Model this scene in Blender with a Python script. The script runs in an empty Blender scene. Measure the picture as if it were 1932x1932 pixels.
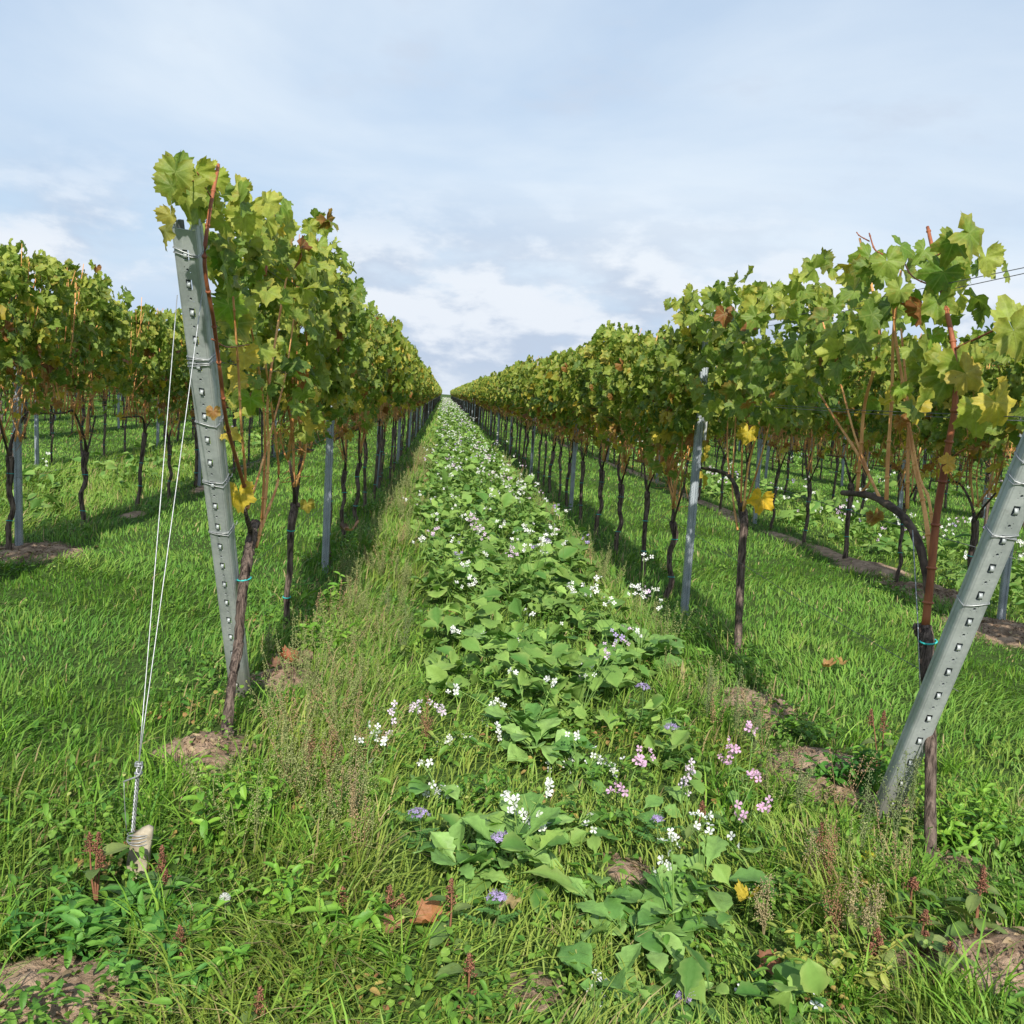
import bpy, math
import numpy as np
from mathutils import Matrix, Vector

rng = np.random.default_rng(7)
S = bpy.context.scene

# ------------------------------------------------------------------ camera
ROLL, VX, VY, FOC, EYE = .07, 838, 742, 1.0, 1.5
def cam_axes():
    Y = np.array([(VX-966)/1932/FOC, (966-VY)/1932/FOC, -1.]); Y /= np.linalg.norm(Y)
    u = np.array([math.sin(ROLL), math.cos(ROLL), 0.]); u[2] = -(u[0]*Y[0]+u[1]*Y[1])/Y[2]; u /= np.linalg.norm(u)
    return np.stack([np.cross(Y, u), Y, u])
CM = cam_axes()
def ray(px, py): return CM @ np.array([(px-966)/1932/FOC, (966-py)/1932/FOC, -1.])
def onrow(px, py, X):                       # point of the upright plane x = X seen at a photo position
    d = ray(px, py); t = X/d[0]; return np.array([X, d[1]*t, EYE+d[2]*t])
def onground(px, py, z=0.0):
    d = ray(px, py); t = (z-EYE)/d[2]; return np.array([d[0]*t, d[1]*t, z])
def project(p):
    c = CM.T @ (np.asarray(p, float)-np.array([0, 0, EYE]))
    return (966+1932*FOC*c[0]/-c[2], 966-1932*FOC*c[1]/-c[2], -c[2])

cd = bpy.data.cameras.new('camera'); cam = bpy.data.objects.new('camera', cd); S.collection.objects.link(cam)
cd.sensor_width = 36; cd.lens = 36*FOC; cd.clip_start = .05; cd.clip_end = 3000
M4 = Matrix([list(CM[0])+[0], list(CM[1])+[0], list(CM[2])+[EYE], [0, 0, 0, 1]])
cam.matrix_world = M4
S.camera = cam

# ------------------------------------------------------------------ light
SUN_EL, SUN_AZ = math.radians(34), math.radians(181)     # behind the camera, a touch to the left
sdir = Vector((math.sin(SUN_AZ)*math.cos(SUN_EL), math.cos(SUN_AZ)*math.cos(SUN_EL), math.sin(SUN_EL)))
ld = bpy.data.lights.new('sun', 'SUN'); ld.energy = 4.7; ld.angle = math.radians(.6); ld.color = (1, .955, .87)
lo = bpy.data.objects.new('sun', ld); S.collection.objects.link(lo); lo.rotation_euler = sdir.to_track_quat('Z', 'Y').to_euler()

W = bpy.data.worlds.new('World'); S.world = W; W.use_nodes = True
nt = W.node_tree; nt.nodes.clear()
def N(tree, typ, **kw):
    n = tree.nodes.new(typ)
    for k, v in kw.items():
        if k in n.inputs: n.inputs[k].default_value = v
        else: setattr(n, k, v)
    return n
def math_n(tree, op, a, b=None, c=None, clamp=False):
    n = tree.nodes.new('ShaderNodeMath'); n.operation = op; n.use_clamp = clamp
    for i, v in enumerate((a, b, c)):
        if v is None: continue
        if isinstance(v, (int, float)): n.inputs[i].default_value = v
        else: tree.links.new(v, n.inputs[i])
    return n.outputs[0]
def smooth(tree, v, a, b, x=0., y=1.):
    n = tree.nodes.new('ShaderNodeMapRange'); n.interpolation_type = 'SMOOTHSTEP'
    n.inputs[1].default_value = a; n.inputs[2].default_value = b; n.inputs[3].default_value = x; n.inputs[4].default_value = y
    tree.links.new(v, n.inputs[0]); return n.outputs[0]
def mixc(tree, f, a, b):
    n = tree.nodes.new('ShaderNodeMix'); n.data_type = 'RGBA'
    for s, v in ((n.inputs[0], f), (n.inputs[6], a), (n.inputs[7], b)):
        if isinstance(v, (int, float)): s.default_value = v
        elif isinstance(v, tuple): s.default_value = v
        else: tree.links.new(v, s)
    return n.outputs[2]
def noise(tree, vec, scale, detail=5, rough=.55, dist=0., dims='3D'):
    n = tree.nodes.new('ShaderNodeTexNoise'); n.noise_dimensions = dims
    n.inputs['Scale'].default_value = scale; n.inputs['Detail'].default_value = detail
    n.inputs['Roughness'].default_value = rough; n.inputs['Distortion'].default_value = dist
    if vec is not None: tree.links.new(vec, n.inputs['Vector'])
    return n.outputs[0]
sky = N(nt, 'ShaderNodeTexSky', sky_type='NISHITA', sun_disc=False, sun_elevation=SUN_EL, sun_rotation=SUN_AZ)
sky.air_density = 1.0; sky.dust_density = 1.2; sky.ozone_density = 1.2
tc = nt.nodes.new('ShaderNodeTexCoord'); sep = nt.nodes.new('ShaderNodeSeparateXYZ'); nt.links.new(tc.outputs['Generated'], sep.inputs[0])
zx, zy, zz = sep.outputs
el = math_n(nt, 'MAXIMUM', zz, 0.0)
den = math_n(nt, 'ADD', el, .10)
u_ = math_n(nt, 'DIVIDE', zx, den); v_ = math_n(nt, 'DIVIDE', zy, den)
comb = nt.nodes.new('ShaderNodeCombineXYZ'); nt.links.new(u_, comb.inputs[0]); nt.links.new(v_, comb.inputs[1]); comb.inputs[2].default_value = 3.1
mapw = nt.nodes.new('ShaderNodeMapping'); nt.links.new(comb.outputs[0], mapw.inputs[0]); mapw.inputs['Scale'].default_value = (.5, .42, 1); mapw.inputs['Rotation'].default_value = (0, 0, .5)
wisp = noise(nt, mapw.outputs[0], .9, 7, .52, .4)            # high thin veil
c2 = nt.nodes.new('ShaderNodeCombineXYZ'); nt.links.new(zx, c2.inputs[0]); nt.links.new(math_n(nt, 'MULTIPLY', zz, 2.3), c2.inputs[2]); nt.links.new(zy, c2.inputs[1])
cum = noise(nt, c2.outputs[0], 4.6, 8, .57, .1)            # low cumulus banks
c3 = nt.nodes.new('ShaderNodeVectorMath'); c3.operation = 'ADD'; nt.links.new(c2.outputs[0], c3.inputs[0]); c3.inputs[1].default_value = (0, 0, .055)
cumup = noise(nt, c3.outputs[0], 4.6, 8, .57, .1)
blob = noise(nt, c2.outputs[0], 5.2, 7, .58, .1)           # grey puffs higher up
SK = 1.0
skyc = sky.outputs[0]
veil = math_n(nt, 'MULTIPLY', smooth(nt, wisp, .32, .68, .28, .95), smooth(nt, zz, .58, .36, .5, 1.))
base = mixc(nt, veil, mixc(nt, .55, skyc, (4.6, 7.0, 10.4, 1)), (8.3, 9.25, 10.2, 1))
lowm = smooth(nt, zz, .22, .09, 0., 1.)
cm = math_n(nt, 'MULTIPLY', smooth(nt, cum, .40, .55), lowm)
shade = smooth(nt, math_n(nt, 'SUBTRACT', cumup, cum), -.05, .07, 0., 1.)
cumc = mixc(nt, shade, (9.0, 9.4, 10.0, 1), (5.5, 6.4, 7.9, 1))
bandc = smooth(nt, zz, .13, .05, 0., .7)                   # blue-grey distance between the banks
base2 = mixc(nt, bandc, base, (5.0, 6.6, 8.8, 1))
s1 = mixc(nt, math_n(nt, 'MULTIPLY', cm, .82), base2, cumc)
puff = math_n(nt, 'MULTIPLY', math_n(nt, 'MULTIPLY', smooth(nt, blob, .55, .72), .62), smooth(nt, zz, .12, .26))
s2 = mixc(nt, puff, s1, (6.2, 7.1, 8.5, 1))
hz = smooth(nt, zz, .035, .0, 0., .6)
s3 = mixc(nt, hz, s2, (7.0, 7.9, 9.0, 1))
bg = N(nt, 'ShaderNodeBackground', Strength=.0755); nt.links.new(s3, bg.inputs[0])
wo = nt.nodes.new('ShaderNodeOutputWorld'); nt.links.new(bg.outputs[0], wo.inputs[0])

S.view_settings.view_transform = 'Standard'; S.view_settings.look = 'None'; S.view_settings.exposure = 0.38; S.view_settings.gamma = 1
S.render.engine = 'CYCLES'
S.cycles.max_bounces = 6; S.cycles.transparent_max_bounces = 4; S.cycles.diffuse_bounces = 3; S.cycles.glossy_bounces = 2

# ------------------------------------------------------------------ materials
def new_mat(name):
    m = bpy.data.materials.new(name); m.use_nodes = True; t = m.node_tree; t.nodes.clear()
    o = t.nodes.new('ShaderNodeOutputMaterial'); b = t.nodes.new('ShaderNodeBsdfPrincipled'); t.links.new(b.outputs[0], o.inputs[0])
    return m, t, b, o
def leafy(name, trans=.3, rough=.5, spec=.35, nscale=40., namp=.35, bump=0., veins=False):
    m, t, b, o = new_mat(name)
    a = t.nodes.new('ShaderNodeVertexColor'); a.layer_name = 'Col'
    tcn = t.nodes.new('ShaderNodeTexCoord')
    nz = noise(t, tcn.outputs['Object'], nscale, 3, .6)
    f = smooth(t, nz, .25, .75, 1-namp, 1+namp)
    mul = t.nodes.new('ShaderNodeVectorMath'); mul.operation = 'SCALE'; t.links.new(a.outputs[0], mul.inputs[0]); t.links.new(f, mul.inputs['Scale'])
    if veins:
        at = t.nodes.new('ShaderNodeAttribute'); at.attribute_name = 'blade'; sx = t.nodes.new('ShaderNodeSeparateXYZ'); t.links.new(at.outputs['Vector'], sx.inputs[0]); lx, ly, lp = sx.outputs
        best = None
        for ang in (0, 60, -60, 122, -122):
            s_, c_ = math.sin(math.radians(ang)), math.cos(math.radians(ang))
            along = math_n(t, 'ADD', math_n(t, 'MULTIPLY', lx, s_), math_n(t, 'MULTIPLY', ly, c_))
            perp = math_n(t, 'ABSOLUTE', math_n(t, 'SUBTRACT', math_n(t, 'MULTIPLY', lx, c_), math_n(t, 'MULTIPLY', ly, s_)))
            main = smooth(t, perp, .012, .034, 1., 0.)
            # side veins: stripes slanting off the main vein
            st = math_n(t, 'ABSOLUTE', math_n(t, 'SUBTRACT', math_n(t, 'FRACT', math_n(t, 'MULTIPLY', math_n(t, 'SUBTRACT', along, math_n(t, 'MULTIPLY', perp, .8)), 5.5)), .5))
            side = math_n(t, 'MULTIPLY', smooth(t, st, .0, .09, .5, 0.), smooth(t, math_n(t, 'SUBTRACT', perp, math_n(t, 'MULTIPLY', along, .5)), -.02, .04, 1., 0.))
            v = math_n(t, 'MULTIPLY', math_n(t, 'MAXIMUM', main, side), smooth(t, along, 0., .04))
            best = v if best is None else math_n(t, 'MAXIMUM', best, v)
        best = math_n(t, 'MULTIPLY', best, lp)
        vm = mixc(t, math_n(t, 'MULTIPLY', best, .26), mul.outputs[0], (.42, .46, .16, 1)); colout = vm
        mot = math_n(t, 'MULTIPLY', smooth(t, noise(t, tcn.outputs['Object'], 21, 5, .7), .56, .70), .55)
        colout = mixc(t, mot, colout, (.36, .27, .05, 1)); spt = smooth(t, noise(t, tcn.outputs['Object'], 120, 2, .5), .70, .76, 0, .7)
        colout = mixc(t, spt, colout, (.13, .07, .025, 1))
    else: colout = mul.outputs[0]
    t.links.new(colout, b.inputs['Base Color']); b.inputs['Roughness'].default_value = rough; b.inputs['Specular IOR Level'].default_value = spec
    tr = t.nodes.new('ShaderNodeBsdfTranslucent')
    g = t.nodes.new('ShaderNodeVectorMath'); g.operation = 'MULTIPLY'; t.links.new(colout, g.inputs[0]); g.inputs[1].default_value = (1.25, 1.3, .6)
    t.links.new(g.outputs[0], tr.inputs[0])
    mx = t.nodes.new('ShaderNodeMixShader'); mx.inputs[0].default_value = trans
    t.links.new(b.outputs[0], mx.inputs[1]); t.links.new(tr.outputs[0], mx.inputs[2]); t.links.new(mx.outputs[0], o.inputs[0])
    if bump:
        bn = t.nodes.new('ShaderNodeBump'); bn.inputs['Strength'].default_value = bump; bn.inputs['Distance'].default_value = .004
        t.links.new(noise(t, tcn.outputs['Object'], 130, 3, .6), bn.inputs['Height']); t.links.new(bn.outputs[0], b.inputs['Normal'])
    return m
M_LEAF = leafy('vine_leaf', .42, .5, .3, 45, .2, .5, True)
M_GRASS = leafy('grass_blade', .25, .55, .25, 3., .12)
M_WEED = leafy('weed_leaf', .25, .5, .35, 30, .2, .3)
M_PETAL = leafy('petal', .25, .6, .2, 60, .06)
def stuffmat(name, c1, c2, scale, rough=.9, bump=1., bdist=.004, detail=6, stretch=None, metal=0., spec=.3):
    m, t, b, o = new_mat(name); tcn = t.nodes.new('ShaderNodeTexCoord'); vec = tcn.outputs['Object']
    if stretch:
        mp = t.nodes.new('ShaderNodeMapping'); mp.inputs['Scale'].default_value = stretch; t.links.new(vec, mp.inputs[0]); vec = mp.outputs[0]
    nz = noise(t, vec, scale, detail, .62, .3)
    t.links.new(mixc(t, smooth(t, nz, .34, .68), c1+(1,), c2+(1,)), b.inputs['Base Color'])
    b.inputs['Roughness'].default_value = rough; b.inputs['Metallic'].default_value = metal; b.inputs['Specular IOR Level'].default_value = spec
    bn = t.nodes.new('ShaderNodeBump'); bn.inputs['Strength'].default_value = bump; bn.inputs['Distance'].default_value = bdist
    t.links.new(noise(t, vec, scale*2.2, detail, .65), bn.inputs['Height']); t.links.new(bn.outputs[0], b.inputs['Normal'])
    return m
M_BARK = stuffmat('vine_bark', (.035, .023, .018), (.27, .20, .16), 75, .95, 1., .02, 8, (1, 1, .10))
M_OLD = stuffmat('old_wood', (.035, .024, .018), (.13, .095, .07), 40, .95, 1., .005, 5, (1, .3, .3))
M_CANE = stuffmat('cane_bark', (.46, .19, .06), (.80, .43, .16), 14, .6, .3, .001, 4, (1, 1, .25))
M_REDCANE = stuffmat('red_cane', (.17, .05, .025), (.38, .13, .055), 14, .55, .3, .001, 4, (1, 1, .25))
M_SOIL = stuffmat('soil', (.12, .08, .052), (.34, .235, .16), 9, 1., 1., .03, 9)
M_TIE = stuffmat('tie_plastic', (.03, .42, .40), (.06, .52, .46), 30, .5, .1, .001)
M_BLUE = stuffmat('blue_tie', (.02, .10, .45), (.03, .14, .52), 30, .5, .1, .001)
M_WIRE = stuffmat('steel_wire', (.30, .31, .31), (.46, .47, .47), 50, .45, .2, .001, metal=.55)
M_DWIRE = stuffmat('weathered_wire', (.10, .10, .10), (.2, .2, .2), 50, .55, .2, .001, metal=.5)
M_STONE = stuffmat('anchor_block', (.22, .18, .12), (.55, .48, .36), 11, .9, .8, .006)
M_CLIP = stuffmat('clip_steel', (.32, .33, .33), (.44, .45, .45), 20, .5, .2, .001, metal=.2)
def galv(name, c1, c2, metal=.35):
    m, t, b, o = new_mat(name); tcn = t.nodes.new('ShaderNodeTexCoord'); ob = tcn.outputs['Object']
    vr = t.nodes.new('ShaderNodeTexVoronoi'); vr.inputs['Scale'].default_value = 90; t.links.new(ob, vr.inputs['Vector'])
    big = noise(t, ob, 5, 6, .65, .6); fine = noise(t, ob, 70, 4, .6)
    f = math_n(t, 'ADD', math_n(t, 'MULTIPLY', big, .7), math_n(t, 'MULTIPLY', fine, .3))
    col = mixc(t, smooth(t, f, .36, .64), c1+(1,), c2+(1,))
    mp = t.nodes.new('ShaderNodeMapping'); mp.inputs['Scale'].default_value = (1, 1, .08); mp.inputs['Rotation'].default_value = (.12, .1, 0); t.links.new(ob, mp.inputs[0])
    scr = noise(t, mp.outputs[0], 160, 2, .5)
    col2 = mixc(t, smooth(t, scr, .69, .76, 0, .6), col, (.62, .64, .63, 1))
    drt = noise(t, ob, 11, 6, .7)
    col3 = mixc(t, smooth(t, drt, .58, .75, 0, .45), col2, (.16, .15, .13, 1))
    sz_ = t.nodes.new('ShaderNodeSeparateXYZ'); t.links.new(ob, sz_.inputs[0])
    mud = math_n(t, 'MULTIPLY', smooth(t, math_n(t, 'ADD', sz_.outputs[2], math_n(t, 'MULTIPLY', big, -.45)), .38, .02), .75)
    col3 = mixc(t, mud, col3, (.21, .17, .12, 1)); col3 = mixc(t, smooth(t, noise(t, ob, 3.2, 5, .75), .52, .66, 0, .35), col3, (.52, .56, .57, 1))
    t.links.new(col3, b.inputs['Base Color']); b.inputs['Metallic'].default_value = metal
    t.links.new(smooth(t, big, .3, .7, .42, .62), b.inputs['Roughness'])
    bn = t.nodes.new('ShaderNodeBump'); bn.inputs['Strength'].default_value = .25; bn.inputs['Distance'].default_value = .001
    t.links.new(fine, bn.inputs['Height']); t.links.new(bn.outputs[0], b.inputs['Normal'])
    return m
M_GALV = galv('galvanised_steel', (.36, .39, .39), (.50, .53, .52))
M_GALV2 = galv('weathered_galvanised_steel', (.20, .23, .25), (.34, .38, .40), .3)

# ------------------------------------------------------------------ mesh helpers
C = S.collection
def mesh_obj(name, v, f, mat, parent=None, col=None, smooth_=True, mats=None, midx=None, loc=None):
    v = np.asarray(v, np.float32).reshape(-1, 3); f = np.asarray(f, np.int32)
    me = bpy.data.meshes.new(name); me.vertices.add(len(v)); me.vertices.foreach_set('co', v.ravel())
    k = f.shape[1]; me.loops.add(f.size); me.loops.foreach_set('vertex_index', f.ravel())
    me.polygons.add(len(f)); me.polygons.foreach_set('loop_start', np.arange(0, f.size, k, dtype=np.int32))
    me.polygons.foreach_set('use_smooth', np.full(len(f), smooth_))
    me.update(calc_edges=True)
    if col is not None:
        a = me.color_attributes.new('Col', 'FLOAT_COLOR', 'POINT')
        c4 = np.ones((len(v), 4), np.float32); c4[:, :3] = np.asarray(col).reshape(-1, 3); a.data.foreach_set('color', c4.ravel())
        if loc is not None:
            a = me.attributes.new('blade', 'FLOAT_VECTOR', 'POINT'); a.data.foreach_set('vector', np.asarray(loc, np.float32).ravel())
    for m in (mats or [mat]): me.materials.append(m)
    if midx is not None: me.polygons.foreach_set('material_index', np.asarray(midx, np.int32))
    o = bpy.data.objects.new(name, me); C.objects.link(o)
    if parent is not None: o.parent = parent
    return o
def tag(o, label=None, cat=None, group=None, kind=None):
    for k, v in (('label', label), ('category', cat), ('group', group), ('kind', kind)):
        if v: o[k] = v
    return o
def thing(name, label, cat, loc=(0, 0, 0), group=None):
    o = bpy.data.objects.new(name, None); C.objects.link(o); o.location = loc; o.empty_display_size = .1
    return tag(o, label, cat, group)
class MB:                                    # collects pieces of ONE mesh
    def __init__(s): s.v = []; s.f = []; s.c = []; s.l = []; s.n = 0; s.vein = False
    def add(s, v, f, c=(.5, .5, .5), l=None):
        v = np.asarray(v, float).reshape(-1, 3); f = np.asarray(f, int)
        if f.shape[1] == 4: f = np.concatenate([f[:, [0, 1, 2]], f[:, [0, 2, 3]]])
        c = np.asarray(c, float); c = np.broadcast_to(c, (len(v), 3)) if c.ndim == 1 else c.reshape(-1, 3)
        s.v.append(v); s.f.append(f+s.n); s.c.append(c); s.n += len(v)
        s.l.append(np.zeros((len(v), 3)) if l is None else l); s.vein = s.vein or l is not None; return s
    def build(s, name, mat, parent=None, smooth_=True):
        return mesh_obj(name, np.concatenate(s.v), np.concatenate(s.f), mat, parent, np.concatenate(s.c), smooth_, loc=np.concatenate(s.l) if s.vein else None)
    def merge(s, o):
        for v, f, c in zip(o.v, o.f, o.c): pass
        if o.n:
            V = np.concatenate(o.v); F = np.concatenate(o.f); K = np.concatenate(o.c)
            s.v.append(V); s.f.append(F+s.n); s.c.append(K); s.n += len(V); s.l.append(np.concatenate(o.l))
        return s
def catmull(P, n=4):
    P = np.asarray(P, float); out = []
    Q = np.vstack([2*P[0]-P[1], P, 2*P[-1]-P[-2]])
    for i in range(1, len(Q)-2):
        for t in np.linspace(0, 1, n, endpoint=False):
            a, b, c, d = Q[i-1:i+3]
            out.append(.5*((2*b)+(-a+c)*t+(2*a-5*b+4*c-d)*t*t+(-a+3*b-3*c+d)*t**3))
    out.append(P[-1]); return np.array(out)
def tube(P, r, sides=6, sub=1, knob=0., cap=True):
    P = np.asarray(P, float)
    r = np.asarray(r, float)*np.ones(len(P))
    if sub > 1:
        t0 = np.linspace(0, 1, len(P)); P = catmull(P, sub); r = np.interp(np.linspace(0, 1, len(P)), t0, r)
    if knob: r = r*(1+knob*rng.uniform(-1, 1, len(r)))
    T = np.gradient(P, axis=0); T /= np.linalg.norm(T, axis=1)[:, None]+1e-9
    ref = np.array([0, 0, 1.]) if abs(T[:, 2]).mean() < .8 else np.array([1., 0, 0])
    A = np.cross(T, ref); A /= np.linalg.norm(A, axis=1)[:, None]+1e-9; B = np.cross(T, A)
    an = np.linspace(0, 2*np.pi, sides, endpoint=False)
    V = P[:, None]+r[:, None, None]*(np.cos(an)[None, :, None]*A[:, None]+np.sin(an)[None, :, None]*B[:, None])
    if knob: V += rng.normal(0, 1, V.shape)*(r*knob*.5)[:, None, None]
    n = len(P); i = np.arange(n-1)[:, None]*sides; j = np.arange(sides)[None]; j2 = (j+1) % sides
    F = np.stack([i+j, i+j2, i+sides+j2, i+sides+j], -1).reshape(-1, 4)
    F = np.concatenate([F[:, [0, 1, 2]], F[:, [0, 2, 3]]]); V = V.reshape(-1, 3)
    if cap:
        V = np.vstack([V, P[:1], P[-1:]]); a = len(V)-2; jj = np.arange(sides); jn = (jj+1) % sides; L = (n-1)*sides
        F = np.concatenate([F, np.stack([jn, jj, np.full(sides, a)], 1), np.stack([L+jj, L+jn, np.full(sides, a+1)], 1)])
    return V, F
def lattice(n, rings):                        # fan + ring topology: centre vertex then ring verts (open at the stalk notch)
    F = []
    for j in range(n-1): F.append((0, 1+j, 2+j))
    for k in range(rings-1):
        a = 1+k*n; b = a+n
        for j in range(n-1): F += [(a+j, b+j, b+j+1), (a+j, b+j+1, a+j+1)]
    return np.array(F)
def grape_leaf(n=45, rings=2, seed=0):
    g = np.random.default_rng(seed)
    th = np.linspace(-166, 166, n); k = th
    lob = lambda c, w, h: h*np.exp(-(abs((k-c)/w))**2.2)
    a1, a2, a3 = g.uniform(.95, 1.05), g.uniform(.82, .96), g.uniform(.70, .82)
    r = np.maximum.reduce([lob(0, 34, a1), lob(60, 32, a2), lob(-60, 32, a2*g.uniform(.94, 1.04)), lob(122, 36, a3), lob(-122, 36, a3)])
    r = np.maximum(r, g.uniform(.64, .78))*(1-.45*np.clip((abs(k)-148)/18, 0, 1))
    if n > 16: r = r*(1+.055*np.where(np.arange(n) % 2, 1, -1)*g.uniform(.6, 1.4, n))
    r = r*(1+g.normal(0, .025, n))
    t = np.radians(th); V = [np.zeros(3)]; T = [0.]
    fold = g.uniform(.05, .55); droop = g.uniform(.0, .6); cup = g.uniform(-.4, .35); ph = g.uniform(0, 6, 3)
    for q in range(1, rings+1):
        s = .55 if (rings == 2 and q == 1) else 1.
        rr = r*s; x = rr*np.sin(t); y = rr*np.cos(t)
        vein = -np.cos(np.radians(k)*360/60)*.03*s
        z = fold*(abs(x)-.2)-droop*np.clip(y, 0, 2)**2+cup*rr**2+vein+.12*s*np.sin(3*t+ph[0])+.085*s*s*np.sin(7*t+ph[1])+.045*s*s*np.sin(13*t+ph[2])
        V += list(np.stack([x, y, z], 1)); T += [s]*n
    V = np.array(V); V[0, 2] = -fold*.2
    return V, lattice(n, rings), np.array(T)
def oval_leaf(w=.35, n=7, wavy=.0, bend=.4, fold=.2, seed=0, notch=0., tipw=.5):   # blade along +Y, 3 columns + optional wavy margin
    g = np.random.default_rng(seed); ys = np.linspace(0, 1, n)
    prof = (ys**tipw)*((1-ys)**.55+.02); prof = prof/prof.max()*w
    V = []; T = []
    for i, y in enumerate(ys):
        for c in (-1, -.5, 0, .5, 1):
            x = c*prof[i]*(1+wavy*g.uniform(-1, 1)*(abs(c) > .9))
            V.append((x, y, fold*abs(x)-bend*y*y+(wavy*.12*g.uniform(-1, 1) if c else 0)+.02*(abs(c) == .5)-.01*(c == 0))); T.append(abs(c))
    F = []
    for i in range(n-1):
        for j in range(4):
            a = i*5+j; F += [(a, a+1, a+6), (a, a+6, a+5)]
    return np.array(V, float), np.array(F), np.array(T)
def radish_leaf(seed=0, n=12):
    g = np.random.default_rng(seed); ys = np.linspace(0, 1, n)**.9; L = g.uniform(.02, .09)
    prof = np.interp(ys, [0, .16, .24, .32, .42, .56, .70, .84, .94, 1], [.012, .02, L, .10, .22, .31, .335, .27, .15, .03])*g.uniform(.85, 1.15)
    if seed % 3 == 0: prof = prof*np.where(np.arange(n) % 2 == 0, 1.0, .72)
    V = []; T = []; b = g.uniform(.15, .8); wav = g.uniform(.03, .08); cols = (-1, -.66, -.33, 0, .33, .66, 1); fo = g.uniform(.1, .5)
    for i, y in enumerate(ys):
        for c in cols:
            x = c*prof[i]*(1+.13*g.uniform(-1, 1)*(abs(c) > .9)); yy = y-(.05*abs(c)**2 if .9 < y else 0)
            V.append((x, yy, fo*abs(x)-b*y*y+wav*g.uniform(-1, 1)*abs(c)*(prof[i]*3)+(.014 if abs(c) > .1 else -.006))); T.append(abs(c))
    F = []; m = len(cols)
    for i in range(n-1):
        for j in range(m-1):
            a = i*m+j; F += [(a, a+1, a+m+1), (a, a+m+1, a+m)]
    return np.array(V, float), np.array(F), np.array(T)
GRAPE_HI = [grape_leaf(45, 2, s) for s in range(8)]
GRAPE_MD = [grape_leaf(13, 1, 20+s) for s in range(6)]
GRAPE_LO = [grape_leaf(7, 1, 40+s) for s in range(4)]
RADISH = [radish_leaf(s) for s in range(9)]
RADISH_LO = [radish_leaf(s+30, 6) for s in range(4)]
LANCE = [oval_leaf(.2, 6, .05, .35+.1*s, .5, s) for s in range(4)]
OVATE = [oval_leaf(.32, 6, .10, .3+.1*s, .3, s+9) for s in range(4)]
SMALL = [oval_leaf(.33, 4, .05, .25, .3, s+19) for s in range(3)]
pet = []
def flower_tpl(petals=4, w=.42, cup=.25, seed=0):
    V = []; F = []; T = []; g = np.random.default_rng(seed)
    for k in range(petals):
        a = 2*np.pi*k/petals+g.uniform(-.1, .1); d = np.array([math.cos(a), math.sin(a)]); s = np.array([-d[1], d[0]]); b = len(V)
        for (r, c, z) in ((.06, 0, 0), (.5, w*.6, cup*.5), (.5, -w*.6, cup*.5), (.95, w*.75, cup*.9), (.95, -w*.75, cup*.9), (1.08, 0, cup*.8)):
            p = d*r+s*c; V.append((p[0], p[1], z)); T.append(min(r, 1.))
        F += [(b, b+1, b+2), (b+1, b+3, b+4), (b+1, b+4, b+2), (b+3, b+5, b+4)]
    return np.array(V), np.array(F), np.array(T)
FLOWER = [flower_tpl(4, .5, .25+.2*s, s) for s in range(3)]
GRAIN = [(np.array([(0, 0, 1), (.8, 0, -.4), (-.5, .7, -.4), (-.5, -.7, -.4)], float), np.array([(0, 1, 2), (0, 2, 3), (0, 3, 1), (1, 3, 2)]), np.zeros(4))]
def unit(a): return a/(np.linalg.norm(a, axis=-1, keepdims=True)+1e-9)
def scatter(mb, tpls, pos, tip, nrm, size, col, edge=None, eamt=None, wid=None):
    """lay one leaf template per position: tip = +Y of the blade, nrm = about its upper side"""
    n = len(pos)
    if n == 0: return
    y = unit(np.asarray(tip, float)); z = np.asarray(nrm, float); z = unit(z-(z*y).sum(1)[:, None]*y); x = np.cross(y, z)
    R = np.stack([x, y, z], 1)               # rows are the axes
    size = np.asarray(size)*np.ones(n); pick = rng.integers(0, len(tpls), n)
    col = np.asarray(col, float)*np.ones((n, 3))
    for k, (V, F, T) in enumerate(tpls):
        m = np.where(pick == k)[0]
        if not len(m): continue
        VV = V[None]*size[m][:, None, None]
        P = np.einsum('nki,nij->nkj', VV, R[m])+np.asarray(pos)[m][:, None]
        cc = np.repeat(col[m][:, None], len(V), 1)
        if edge is not None:
            e = (eamt[m][:, None]*np.clip((T[None]-.35)/.65, 0, 1)**1.3)[..., None]; cc = cc*(1-e)+(np.asarray(edge)*np.ones((n, 3)))[m][:, None]*e
        FF = F[None]+(np.arange(len(m))*len(V))[:, None, None]; l = None
        if tpls is GRAPE_HI or (len(tpls) == 1 and len(V) > 80): l = np.tile(np.stack([V[:, 0], V[:, 1], np.ones(len(V))], 1), (len(m), 1))
        mb.add(P.reshape(-1, 3), FF.reshape(-1, 3), cc.reshape(-1, 3), l)
def rdir(n): return unit(rng.normal(0, 1, (n, 3)))
def wave(x, y, s, seed=0):                    # cheap smooth noise, about -1..1
    g = np.random.default_rng(seed); o = 0
    for k in range(6):
        a = g.uniform(0, 6.28); f = s*g.uniform(.6, 1.9); o = o+np.sin((x*math.cos(a)+y*math.sin(a))*f+g.uniform(0, 6.28))
    return o/3.2

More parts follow.
